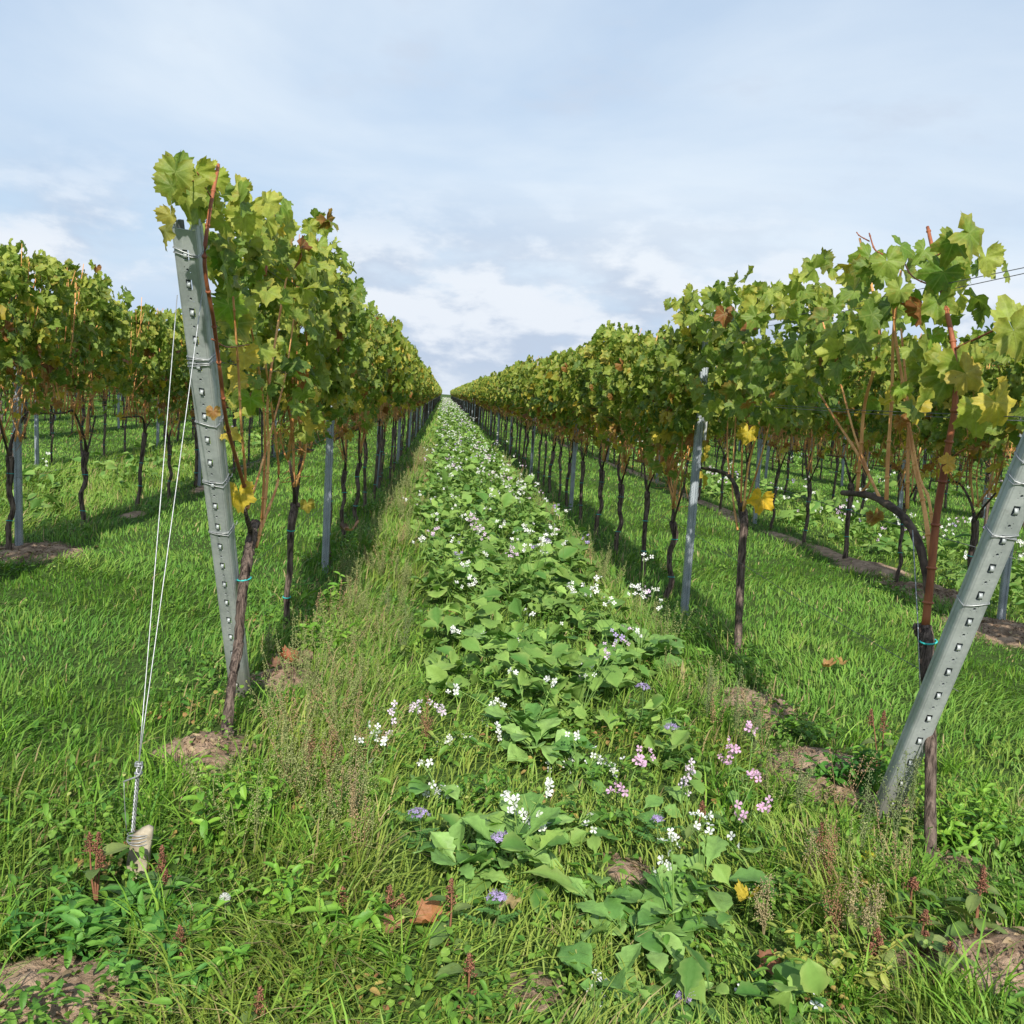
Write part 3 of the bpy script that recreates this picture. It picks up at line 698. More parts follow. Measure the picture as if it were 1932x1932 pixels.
for a in (a1, a2):
    mid = (a+kn)/2+np.array([0, 0, -.01]); mb = MB(); mb.add(*tube(rel([a, mid, kn]), .0017, 6, 6)); mb.build('strand', M_WIRE, root)
mb = MB(); q = np.linspace(0, 1, 44)
for ph in (0, 2.1, 4.2):
    P = kn[None]*(1-q)[:, None]+lowp2[None]*q[:, None]; P = P+np.stack([.0048*np.cos(q*34+ph), np.zeros(44), .0]if False else [.0048*np.cos(q*34+ph), .0048*np.sin(q*34+ph), np.zeros(44)], 1)*(1-.2*q)[:, None]
    mb.add(*tube(rel(P), .0026, 5))
mb.build('twisted_end', M_WIRE, root)
mb = MB()
for dz in (0, .007, .03): mb.add(*tube([(.010*math.cos(t), .010*math.sin(t), -dz+.002*math.sin(3*t)) for t in np.linspace(0, 6.5, 14)], .0024, 5))
mb.add(*tube([(.012, -.008, -.004), (.006, -.014, -.03), (-.02, -.012, -.045), (-.042, -.005, -.057)], .0026, 5, 3)); mb.add(*tube([(-.040, -.005, -.056), (-.036, -.004, -.13), (-.03, 0, -.21)], .0012, 4, 3))
mb.build('knot', M_WIRE, root)

# ------------------------------------------------------------------ grapevines
def leaf_cols(n, z, zl=1.2, zh=2.3):
    lowf = np.clip(1-(z-zl)/(zh-zl), 0, 1)
    dg = np.array([.09, .16, .03]); g = np.array([.19, .28, .045]); yg = np.array([.41, .45, .09]); ye = np.array([.60, .47, .06]); br = np.array([.30, .12, .04])
    t = np.clip(rng.beta(1.5, 1.5, n)+.12*(1-lowf)-.13, 0, 1)[:, None]
    c = np.where(t < .5, dg+(g-dg)*t*2, g+(yg-g)*(t-.5)*2)
    k = rng.uniform(0, 1, n); pm_ = .012+.30*lowf**3
    c[k < pm_] = ye*rng.uniform(.55, 1.05, ((k < pm_).sum(), 1)); b = k > 1-(.006+.12*lowf**3); c[b] = br*rng.uniform(.6, 1.2, (b.sum(), 1))
    edge = np.array([.50, .40, .07])*np.ones((n, 3)); e = np.clip(rng.normal(.12, .28, n), 0, .85)
    br2 = rng.uniform(0, 1, n) < .12; edge[br2] = (.34, .15, .05)
    return c, edge, e
def place_leaves(mb, tpls, pos, size, outx, hang=.75, jit=.5):
    n = len(pos); face = np.stack([outx*rng.uniform(.2, 1.1, n), -rng.uniform(-.3, 1.0, n), rng.uniform(.0, .9, n)], 1)+rng.normal(0, jit, (n, 3))
    tip = np.stack([outx*.35+rng.normal(0, .55, n), rng.normal(-.1, .55, n), -hang+rng.normal(0, .45, n)], 1)
    c, e, ea = leaf_cols(n, pos[:, 2])
    scatter(mb, tpls, pos, tip, face, size*rng.uniform(.55, 1.15, n), c, e, ea)
def canopy(mb, tpls, n, L=1.25, z0=1.32, z1=2.32, th=.21, size=.085, y0=0, strag=.07):
    ph = rng.uniform(0, 6.28, 4)
    y = rng.uniform(-L/2-.08, L/2+.08, n); u = rng.uniform(0, 1, n)**.9
    top = z1+.07*np.sin(y*5+ph[0])+.05*np.sin(y*13+ph[1]); bot = z0+.08*np.sin(y*6+ph[2])+.05*np.sin(y*15+ph[3])
    z = bot+(top-bot)*u; wth = th*(1-.45*np.clip((u-.75)/.25, 0, 1))*(1-.25*np.clip((.2-u)/.2, 0, 1))*(1+.2*np.sin(y*7+z*6+ph[1]))
    s = rng.choice([-1, 1], n); x = s*wth*(.35+.7*rng.uniform(0, 1, n)**.5); k = rng.uniform(0, 1, n) < .12; x[k] *= .2
    place_leaves(mb, tpls, np.stack([x, y+y0, z], 1), size, s)
    m = int(n*strag)                            # stragglers hanging in the bare cane zone and shoots poking out of the top
    if m:
        y = rng.uniform(-L/2, L/2, m); z = z0-.35*rng.uniform(0, 1, m)**1.5; s = rng.choice([-1, 1], m)
        pos = np.stack([s*rng.uniform(.02, .16, m), y+y0, z], 1); place_leaves(mb, tpls, pos, size*.85, s)
def vine_parts(hi, seed):
    """trunk, arm along the wire, upright canes, turquoise ties, foliage - one vine, row along Y"""
    g = np.random.default_rng(seed); out = {}
    sides = 8 if hi else 5
    head = .80+g.uniform(-.1, .12); P = [(g.normal(0, .010), g.normal(0, .012), z) for z in np.linspace(-.06, head, 7)]; P[0] = (P[0][0], P[0][1], -.06)
    rr = g.uniform(.018, .027); rad = rr*np.array([1.15, 1, .95, .92, 1.0, 1.15, 1.35])
    tp = np.array(P); T = MB(); T.add(*tube(P, rad, sides, 4 if hi else 1, .10 if hi else 0)); hp = np.array(P[-1])
    if hi:
        for k in range(3): d = unit(g.normal(0, 1, 3)); T.add(*tube([hp-.03*d, hp+.03*d*[1, 1, .4]], [.018, .012], 6, 1, .15))
    out['trunk'] = T
    A = MB(); wz = 1.10; dirn = g.choice([-1, 1])
    arm = [hp, hp+[g.normal(0, .02), .10*dirn, .14], [g.normal(0, .015), .30*dirn, wz], [g.normal(0, .015), .55*dirn, wz-.01], [0, .82*dirn, wz-.02]]
    A.add(*tube(arm, [rr*.75, .012, .010, .009, .007], max(4, sides-2), 4 if hi else 2, .08 if hi else 0))
    arm2 = [hp, hp+[0, -.08*dirn, .10], [0, -.25*dirn, wz-.03]]; A.add(*tube(arm2, [.014, .010, .008], max(4, sides-2), 3, .08 if hi else 0)); out['cane'] = A
    keepP = []; sh = []; n = 14 if hi else 11
    for k in range(n):
        yb = dirn*(-.22+1.0*k/n)+g.normal(0, .04); zb = wz-.02 if abs(yb) > .15 else head+.12
        P = [(g.normal(0, .015), yb, zb), (g.normal(0, .05), yb+g.normal(0, .07), zb+.3), (g.normal(0, .07), yb+g.normal(0, .10), zb+.65), (g.normal(0, .08), yb+g.normal(0, .13), 2.2+g.uniform(-.15, .22))]
        keepP.append(P); m = MB(); m.add(*tube(P, np.array([.0075, .0064, .0048, .0028])*g.uniform(.8, 1.25), 5 if hi else 3, 3 if hi else 1, .10 if hi else 0, cap=hi), )
        if g.uniform() < .6:                   # thin side shoot / tendril
            q = np.array(P[1]); m.add(*tube([q, q+[g.normal(0, .08), g.normal(0, .12), .08], q+[g.normal(0, .12), g.normal(0, .2), .02]], [.0025, .002, .0012], 4 if hi else 3, 2, cap=False))
        sh.append(m)
    for k in range(64 if hi else 34):           # dried side twigs and withered stalks low in the canopy
        PP = np.array(keepP[k % n]); q = catmull(PP, 8)[int(g.integers(1, 13))]; sh[k % n].add(*tube([q, q+g.normal(0, .05, 3), q+g.normal(0, .09, 3)], [.003, .0022, .0018] if hi else [.005, .004, .003], 3, 2, cap=False))
    out['shoot'] = sh
    tz = [g.uniform(.18, .3), g.uniform(.5, .66)]; ties = []
    for z in tz:
        m = MB(); zs_ = np.linspace(-.06, head, 7); x_ = np.interp(z, zs_, tp[:, 0]); y_ = np.interp(z, zs_, tp[:, 1])
        m.add(*tube([(x_+(rr+.004)*math.cos(t), y_+(rr+.004)*math.sin(t), z+.004*math.sin(t)) for t in np.linspace(0, 6.4, 12)], .003, 4)); ties.append(m)
    out['tie'] = ties
    F_ = MB()
    if hi: canopy(F_, GRAPE_HI, 500, size=.080, th=.22, z0=1.42, strag=.07)
    else: canopy(F_, GRAPE_MD, 390, size=.090, th=.23, z0=1.42, strag=.07)
    out['foliage'] = F_
    return out
def assemble(root, prt, hi):
    prt['trunk'].build('trunk', M_BARK, root); prt['cane'].build('cordon', M_OLD, root)
    if hi:
        for k, m in enumerate(prt['shoot']): m.build('cane', M_CANE, root)
        for m in prt['tie']: m.build('tie', M_TIE, root)
    else:
        big = MB()
        for m in prt['shoot']: big.merge(m)
        big.build('canes', M_CANE, root)
        big = MB()
        for m in prt['tie']: big.merge(m)
        big.build('ties', M_TIE, root)
    prt['foliage'].build('foliage', M_LEAF, root)
PROTO = {True: [], False: []}
def kids(o): return [c for c in bpy.data.objects if c.parent == o]
for hi, cnt in ((True, 7), (False, 6)):
    for s in range(cnt):
        r = thing('grapevine', 'x', 'grapevine'); assemble(r, vine_parts(hi, 100+s+50*hi), hi); PROTO[hi].append([r, kids(r), False])
VY0 = {-.86: [8.5, 9.8, 11.1], 1.82: [7.72, 8.9, 10.25, 11.6], -3.28: [8.05, 9.7, 11.5], 4.33: [7.9, 9.2, 10.5]}
vines = []
for r in ROWS:
    ys = list(VY0.get(r, [7+rng.uniform(0, 1)]))
    if r in (-3.28, 4.33): ys = [ys[0]-2.6, ys[0]-1.3]+ys
    if r < -4 or r > 5: ys = [ys[0]-2.5, ys[0]-1.25]+ys
    far = 262 if r in (-.86, 1.82) else 230 if r in ROWNAME else 170
    while ys[-1] < far: ys.append(ys[-1]+1.25+rng.normal(0, .04))
    k = 0
    for yv in ys:
        v = in_view(r, yv, 1.5, 40); vines.append([yv, r, v, k if v else -1]); k += v
vv = sorted([q for q in vines if q[2]], key=lambda q: q[0]+abs(q[1])*.9*(abs(q[1]) > 5))
tv = vv[:270]; rv = vv[270:]; out_near = [q for q in vines if not q[2] and q[0] < 9 and q[1] in (-3.28, 4.33)]
sp_off = {-.86: 2, 1.82: 2}
for (yv, r, v, k) in tv+out_near:
    hi = yv < 13 and abs(r) < 5 and v; lst = PROTO[hi]
    ent = lst[int(rng.integers(len(lst)))]
    if not all(e[2] for e in lst): ent = next(e for e in lst if not e[2])
    if not ent[2]: root = ent[0]; ent[2] = True
    else:
        root = ent[0].copy(); C.objects.link(root)
        for c in ent[1]: q = c.copy(); C.objects.link(q); q.parent = root
    root.location = (r+rng.normal(0, .02), yv, float(gh(r, yv))); root.rotation_euler = (rng.normal(0, .02), rng.normal(0, .02)-.005, rng.choice([0, math.pi]))
    hs = {-.86: .985, 1.82: .95, -3.28: .96, 4.33: .97}.get(r, 1.0)*(1+rng.normal(0, .036)); root.scale = (hs*(rng.uniform(.72, .92) if r == -.86 else rng.uniform(.88, 1.08)), 1, hs)
    rn = ROWNAME.get(r); kk = k+sp_off.get(r, 0)
    if 'group' in root: del root['group']
    if rn and v and kk < 10: root['label'] = f'{ORD[kk]} grapevine in view along {rn}, counted from the camera'
    elif rn and v: root['label'] = f'grapevine past the tenth one in view along {rn}'; root['group'] = f'farther grapevines of {rn}'
    elif not v: root['label'] = 'grapevine of a neighbouring row beside the camera, out of the photo'; root['group'] = 'grapevines beside the camera'
    else: sd = 'left' if r < 0 else 'right'; root['label'] = f'grapevine standing behind the second row to the {sd}'; root['group'] = f'grapevines of the rows far to the {sd}'
    root['category'] = 'grapevine'
# everything farther than those: one mass
FB = MB()
def far_vines():
    for (yv, r, v, k) in rv:
        n = 150 if yv < 90 else 90; s = .13 if yv < 90 else .17
        z1 = {-.86: 2.33, 1.82: 2.26}.get(r, 2.27); mb = MB(); canopy(mb, GRAPE_LO, n, 1.3, 1.48, z1, .22, s, strag=.05)
        V = np.concatenate(mb.v); V[:, 0] += r; V[:, 1] += yv; FB.add(V, np.concatenate(mb.f), np.concatenate(mb.c))
        FB.add(*tube([(r, yv, 0), (r, yv, .9)], .024, 4, cap=False), (.09, .065, .05))
        for q in range(9):
            a = rng.uniform(-.6, .6); z_ = rng.uniform(.95, 1.15); FB.add(*tube([(r+rng.normal(0, .05), yv+a, z_), (r+rng.normal(0, .12), yv+a+rng.normal(0, .15), z_+rng.uniform(.3, .6))], .012, 3, cap=False), np.array([.42, .22, .09])*rng.uniform(.5, 1.1))
far_vines()
tag(FB.build('distant_vine_rows', M_LEAF, None), 'far ends of the vine rows merging towards the horizon', 'vines', kind='stuff')

# --- the two vines at the row ends, built from their own outlines
def poly_inside(px, py, poly):
    ins = np.zeros(len(px), bool); n = len(poly)
    for i in range(n):
        (x1, y1), (x2, y2) = poly[i], poly[(i+1) % n]
        c = ((y1 > py) != (y2 > py)) & (px < (x2-x1)*(py-y1)/(y2-y1+1e-9)+x1); ins ^= c
    return ins
def poly_leaves(mb, poly, X, n, th, size, origin, tpls=GRAPE_HI, bias=0., thin=0.):
    P = np.array([onrow(a, b, X) for a, b in poly]); lo, hi = P.min(0), P.max(0); out = []
    poly2 = [(p[1], p[2]) for p in P]; got = 0; pos = []
    while got < n:
        y = rng.uniform(lo[1], hi[1], 4*n); z = rng.uniform(lo[2], hi[2], 4*n); m = poly_inside(y, z, poly2); pos.append(np.stack([y[m], z[m]], 1)); got += m.sum()
    yz = np.concatenate(pos)[:n]; s = rng.choice([-1, 1], n, p=[.5-bias, .5+bias]); x = s*th*(.2+.85*rng.uniform(0, 1, n)**.6)
    if thin: x = x*np.clip((yz[:, 0]-thin)/1.2, .25, 1)
    place_leaves(mb, tpls, np.stack([X+x, yz[:, 0], yz[:, 1]], 1)-origin, size, s)
def rowpath(pts, X, dx=None):
    return np.array([onrow(a, b, X+(dx[i] if dx is not None else 0)) for i, (a, b) in enumerate(pts)])
def single_leaf(mb, px, py, X, size, tip, face, col, edge=(.5, .4, .07), ea=.3, origin=0, tpl=0):
    p = onrow(px, py, X)-origin; scatter(mb, [GRAPE_HI[tpl]], p[None], np.array([tip], float), np.array([face], float), [size], np.array([col]), np.array([edge]), np.array([ea]))
def cane_part(pts, X, r0, r1, root, org, mat=M_CANE, dx=None, name='cane'):
    P = rowpath(pts, X, dx)-org; mb = MB(); n = len(P)
    mb.add(*tube(P, np.linspace(r0, r1, n), 7, 5, .05))
    Q = catmull(P, 6)                           # nodes
    for k in range(3, len(Q), 4):
        rr = np.interp(k, [0, len(Q)], [r0, r1]); d = unit(Q[min(k+1, len(Q)-1)]-Q[k-1]); mb.add(*tube([Q[k]-d*.006, Q[k], Q[k]+d*.006], [rr*1.02, rr*1.45, rr*1.02], 7))
    mb.build(name, mat, root)
# front vine, left row
TX = -.80
vb = onrow(425, 1378, TX); vb[2] = 0; org = vb.copy()
root = thing('grapevine', 'front grapevine of the left row beside the leaning post, tallest in the photo', 'grapevine', tuple(org))
P = rowpath([(424, 1385), (436, 1300), (450, 1215), (456, 1130), (466, 1060), (474, 1020), (482, 985)], TX)-org; P[0][2] = -.05
mb = MB(); mb.add(*tube(P, [.026, .018, .020, .020, .023, .023, .018], 14, 9, .13)); Q = rowpath([(478, 1015), (468, 985), (462, 958)], TX)-org; mb.add(*tube(Q, [.015, .011, .009], 8, 3, .1))
for k in range(5): q_ = rng.uniform(.1, .75); c0 = catmull(P, 10)[int(q_*60)]; mb.add(*tube([c0+[.012, -.012, 0], c0+[.019, -.018, .05+.05*rng.uniform()], c0+[.013+rng.normal(0, .006), -.014, .12]], [.003, .004, .001], 5, 3, .2))
mb.add(*tube([(.0, 0, -.05), (.005, .0, .02), (.012, .01, .08)], [.040, .032, .022], 12, 4, .2)); mb.build('trunk', M_BARK, root)
t_ = onrow(462, 1092, TX)-org; t_ = min(catmull(P, 12), key=lambda q: abs(q[2]-t_[2]))
for c_, rr in ((t_, .028),):
    mb = MB(); mb.add(*tube([c_+[rr*math.cos(t), rr*math.sin(t), .006*math.sin(t+1)] for t in np.linspace(0, 6.4, 16)], .0035, 5)); mb.add(*tube([c_+[-rr, -.01, 0], c_+[-rr-.02, -.01, -.004]], [.003, .0015], 4)); mb.build('tie', M_TIE, root)
for pts, r0, r1, m_ in (([(484, 1032), (494, 985), (502, 930), (507, 850), (505, 760), (520, 640), (545, 500)], .0085, .0045, M_CANE),
                        ([(488, 1010), (503, 970), (525, 905), (522, 845), (514, 780), (500, 680)], .0075, .004, M_CANE),
                        ([(494, 980), (498, 900), (500, 820), (492, 720), (470, 600)], .006, .004, M_CANE),
                        ([(470, 950), (450, 880), (428, 800), (415, 700), (402, 600), (386, 500), (394, 410), (412, 310)], .0075, .0062, M_REDCANE),
                        ([(466, 955), (462, 880), (455, 800), (450, 700), (440, 560)], .006, .004, M_CANE), ([(468, 960), (490, 890), (515, 800), (540, 700), (560, 560)], .0055, .0035, M_CANE),
                        ([(392, 345), (372, 342), (345, 340)], .003, .002, M_REDCANE), ([(398, 372), (385, 350), (372, 325)], .0025, .0018, M_REDCANE), ([(400, 640), (430, 655), (470, 650)], .003, .002, M_REDCANE),
                        ([(500, 520), (512, 450), (518, 395)], .006, .004, M_REDCANE), ([(560, 600), (590, 520), (600, 450)], .005, .003, M_REDCANE)):
    cane_part(pts, TX+.02, r0, r1, root, org, m_, name='cane')
mb = MB()
big = [(398, 430), (430, 350), (470, 350), (520, 385), (575, 400), (600, 470), (640, 520), (665, 600), (680, 740), (640, 770), (560, 740), (520, 790), (470, 740), (430, 700), (405, 620), (395, 520)]
poly_leaves(mb, big, -.84, 420, .17, .080, org, thin=3.6); 
poly_leaves(mb, [(325, 315), (350, 305), (375, 315), (390, 360), (380, 400), (345, 405), (325, 385)], -.84, 12, .012, .07, org); poly_leaves(mb, [(375, 400), (400, 340), (450, 370), (520, 400), (520, 520), (400, 520)], -.84, 40, .06, .078, org)
YG, GR, DG, YE = (.29, .36, .055), (.14, .26, .03), (.07, .15, .02), (.62, .45, .04)
for a in ((330, 318, .085, (-.2, 0, -1), (.1, -1, .5), (.17, .24, .04)), (352, 352, .10, (-.1, 0, -1), (-.2, -1, .3), (.24, .29, .05)), (322, 345, .06, (-.2, 0, -1), (-.5, -1, .2), (.13, .2, .03)),
          (372, 318, .08, (.2, .3, -.9), (.3, -1, .4), YG), (410, 330, .06, (.5, .2, -1), (.3, -1, .1), YG), (312, 430, .065, (-.15, 0, -1), (-.9, -.6, .2), (.19, .2, .04)), (320, 400, .05, (-.1, .1, -1), (-.4, -1, .2), (.3, .28, .06)),
          (395, 312, .05, (-1, .2, .1), (.1, -1, .6), (.4, .46, .06)), (462, 400, .105, (.05, 0, -1), (.1, -1, .25), (.34, .40, .07)), (452, 360, .06, (-.1, .1, 1), (.1, -1, .3), (.30, .36, .06)), (532, 380, .10, (.7, .3, -.5), (.1, -1, .8), GR),
          (470, 455, .085, (-.2, 0, -1), (.1, -1, .1), (.30, .36, .06)), (432, 570, .10, (.3, 0, -1), (.1, -1, .35), (.17, .33, .03)), (425, 480, .085, (.2, 0, -1), (.1, -1, .3), (.10, .24, .025)), (585, 420, .08, (.2, .1, -1), (.5, -1, .2), YG),
          (545, 640, .10, (.4, 0, -1), (.2, -1, .3), (.16, .27, .03)), (500, 470, .08, (.3, 0, -1), (.3, -1, .2), (.2, .3, .04)), (472, 745, .085, (.05, 0, -1), (.1, -1, .2), (.18, .33, .03)), (450, 925, .105, (.1, 0, -1), (.1, -1, .2), YE), (432, 810, .06, (.8, 0, -.2), (.1, -1, .7), (.55, .42, .06)),
          (580, 945, .07, (.1, 0, -1), (.1, -1, .2), (.42, .33, .06)), (402, 770, .04, (0, 0, -1), (0, -1, .2), (.30, .13, .05))):
    single_leaf(mb, a[0], a[1]+6, -.80, a[2]*.86, a[3], a[4], a[5], (.46, .38, .07), rng.uniform(.1, .5), org, int(rng.integers(7)))
mb.build('foliage', M_LEAF, root)
# second vine, left row
def plain_vine(label, X, yv, seed, hs=1.06):
    r = thing('grapevine', label, 'grapevine', (X, yv, 0)); assemble(r, vine_parts(True, seed), True); r.scale = (1, 1, hs); return r
plain_vine('second grapevine in view along the row left of the flower strip, dark thin trunk', -.86, 6.2, 301, .98)
# front vine, right row
RTX = 1.80
vb = onrow(1757, 1645, RTX); vb[2] = 0; org = vb.copy()
root = thing('grapevine', 'front grapevine of the right row with bare orange canes behind the leaning post', 'grapevine', tuple(org))
P = rowpath([(1757, 1650), (1755, 1520), (1756, 1400), (1749, 1290), (1748, 1215), (1743, 1185)], RTX)-org; P[0][2] = -.06
mb = MB(); mb.add(*tube(P, [.022, .020, .021, .020, .028, .030], 12, 5, .08)); c_ = onrow(1742, 1190, RTX)-org
for d in ((-.045, 0, .02), (-.03, .02, -.02), (.03, 0, .02), (.01, -.03, .0)): mb.add(*tube([c_, c_+np.array(d)*.8], [.026, .010], 9, 2, .2))
mb.build('trunk', M_BARK, root)
for py, rr, mt in ((1210, .028, M_TIE),):
    c_ = onrow(1752, py, RTX)-org; mb = MB(); mb.add(*tube([c_+[rr*math.cos(t), rr*math.sin(t), .006*math.sin(t+1)] for t in np.linspace(0, 6.4, 16)], .0035, 5)); mb.build('tie', mt, root)
mb = MB(); c_ = rowpath([(1740, 1420), (1732, 1180), (1722, 1000)], RTX-.03)-org; mb.add(*tube(c_, .0022, 5)); mb.build('support_rod', M_WIRE, root)
mb = MB(); P = rowpath([(1752, 1120), (1738, 1040), (1712, 985), (1680, 955), (1640, 935), (1590, 930)], RTX)-org; mb.add(*tube(P, [.014, .016, .017, .016, .014, .012], 9, 5, .12)); mb.build('cordon', M_OLD, root)
for pts, r0, r1, m_ in (([(1746, 1180), (1756, 1090), (1768, 970), (1788, 850), (1802, 760), (1800, 660), (1782, 570), (1762, 480), (1750, 428)], .016, .0065, M_REDCANE),
                        ([(1757, 1060), (1744, 960), (1722, 860), (1706, 740), (1690, 640), (1684, 560)], .0095, .005, M_CANE), ([(1760, 1000), (1752, 940), (1735, 900), (1716, 800)], .006, .004, M_CANE),
                        ([(1617, 930), (1624, 850), (1632, 760), (1660, 640), (1640, 520), (1622, 450)], .0085, .005, M_CANE), ([(1672, 950), (1676, 850), (1683, 740), (1686, 620), (1700, 510)], .0085, .005, M_CANE),
                        ([(1712, 960), (1713, 860), (1712, 760), (1700, 620)], .0070, .004, M_CANE), ([(1668, 955), (1620, 860), (1575, 790), (1545, 740)], .0070, .0045, M_CANE), ([(1625, 930), (1640, 900), (1612, 820), (1580, 700), (1550, 600)], .006, .004, M_CANE),
                        ([(1798, 660), (1840, 640), (1885, 618), (1900, 606)], .0045, .003, M_REDCANE), ([(1800, 860), (1822, 846)], .003, .002, M_REDCANE), ([(1755, 490), (1785, 470), (1800, 445)], .003, .002, M_REDCANE), ([(1665, 480), (1650, 470), (1640, 440)], .004, .003, M_REDCANE),
                        ([(1730, 820), (1718, 812), (1725, 800), (1735, 812), (1728, 828)], .0015, .001, M_CANE), ([(1640, 455), (1622, 445), (1616, 438)], .003, .002, M_REDCANE), ([(1760, 540), (1720, 520), (1700, 480)], .0035, .0025, M_REDCANE)):
    cane_part(pts, RTX, r0, r1, root, org, m_)
mb = MB()
poly_leaves(mb, [(1460, 545), (1560, 520), (1600, 475), (1650, 460), (1700, 475), (1745, 455), (1790, 475), (1800, 540), (1790, 600), (1740, 620), (1700, 640), (1690, 730), (1600, 770), (1460, 780)], 1.82, 200, .24, .082, org)
poly_leaves(mb, [(1700, 640), (1830, 640), (1860, 760), (1830, 800), (1700, 760)], 1.82, 16, .2, .085, org)
for a in ((1830, 425, .12, (.9, .1, -.35), (-.1, -1, .5), (.16, .25, .035)), (1800, 440, .09, (-.2, 0, -1), (-.2, -1, .3), (.10, .2, .025)), (1862, 470, .07, (.3, 0, -1), (0, -1, .2), (.34, .40, .08)), (1780, 500, .10, (-.6, 0, -1), (-.2, -1, .4), (.11, .22, .025)),
          (1615, 510, .10, (-.3, 0, -1), (-.1, -1, .3), (.33, .40, .08)), (1700, 450, .08, (.6, 0, -.2), (-.1, -1, .8), (.12, .22, .03)), (1640, 470, .10, (-.5, 0, -.9), (-.1, -1, .6), (.15, .25, .03)), (1905, 590, .085, (-.2, 0, .9), (-.1, -1, .2), (.3, .38, .07)), (1915, 610, .11, (.5, 0, -1), (-.2, -1, .3), (.24, .30, .05)),
          (1808, 670, .11, (.3, 0, -1), (-.2, -1, .3), (.22, .32, .05)), (1822, 690, .095, (.8, 0, -.5), (-.1, -1, .2), (.42, .34, .06)), (1775, 655, .07, (-.4, 0, -1), (0, -1, .2), YG), (1840, 760, .10, (.2, 0, -1), (-.2, -1, .2), (.30, .36, .05)), (1880, 745, .10, (.6, 0, -1), (-.1, -1, .3), (.5, .42, .06)),
          (1790, 690, .12, (-.3, 0, -1), (-.2, -1, .2), (.14, .22, .03)), (1740, 560, .085, (-.1, 0, -1), (-.2, -1, .2), GR), (1770, 555, .09, (.1, 0, -1), (-.3, -1, .2), (.16, .27, .035)), (1760, 620, .06, (.2, 0, -1), (0, -1, .3), (.2, .34, .04)), (1700, 720, .06, (0, 0, -1), (0, -1, .3), (.2, .33, .04)),
          (1660, 560, .085, (0, 0, -1), (-.1, -1, .2), (.07, .17, .02)), (1620, 590, .085, (.2, 0, -1), (0, -1, .2), YG), (1560, 640, .09, (-.3, 0, -1), (-.2, -1, .3), (.13, .25, .03)), (1563, 665, .06, (.1, 0, -1), (-.3, -1, .3), (.22, .08, .03)), (1700, 780, .05, (.2, 0, -1), (0, -1, .2), (.3, .12, .04)),
          (1650, 960, .05, (.3, 0, -1), (0, -1, .2), (.2, .07, .03)), (1788, 860, .05, (.5, 0, .3), (0, -1, .2), (.6, .35, .06))):
    single_leaf(mb, a[0], a[1]+14, RTX-.03, a[2]*.95, a[3], a[4], a[5], (.5, .38, .08), rng.uniform(.05, .5), org, int(rng.integers(7)))
mb.build('foliage', M_LEAF, root)
# second vine, right row, with its lone golden leaf
r2 = onrow(1395, 1215, 1.95); org = np.array([1.95, r2[1], 0.])
root = thing('grapevine', 'second grapevine in view along the row right of the flower strip, golden leaf on trunk', 'grapevine', tuple(org))
P = rowpath([(1394, 1215), (1396, 1120), (1400, 1040), (1404, 985), (1398, 950)], 1.95)-org; P[0][2] = -.05; mb = MB(); mb.add(*tube(P, [.024, .025, .026, .028, .026], 10, 5, .09)); mb.build('trunk', M_BARK, root)
mb = MB(); mb.add(*tube(rowpath([(1400, 960), (1378, 900), (1340, 886), (1310, 880)], 1.92)-org, [.018, .014, .012, .010], 8, 5, .1)); mb.build('cordon', M_OLD, root)
for pts in ([(1392, 1000), (1382, 930), (1384, 860), (1390, 760)], [(1402, 965), (1412, 880), (1432, 800), (1440, 720)], [(1404, 960), (1428, 890), (1452, 800)], [(1398, 950), (1400, 860), (1404, 760)], [(1376, 900), (1372, 830), (1376, 750)]):
    cane_part(pts, 1.92, .007, .004, root, org)
mb = MB(); poly_leaves(mb, [(1310, 570), (1360, 545), (1440, 525), (1500, 520), (1500, 800), (1420, 790), (1310, 780)], 1.86, 330, .21, .082, org)
single_leaf(mb, 1437, 940, 1.84, .095, (-.2, 0, -1), (-.1, -1, .2), (.78, .50, .03), (.6, .3, .03), .3, org, 1); single_leaf(mb, 1412, 815, 1.84, .085, (-.2, 0, -1), (-.1, -1, .2), (.62, .48, .05), (.6, .3, .03), .3, org, 2)
mb.build('foliage', M_LEAF, root)
#plain_vine('third grapevine in view along the row right of the flower strip, orange leaves low', 1.86, 5.3, 303, .915)

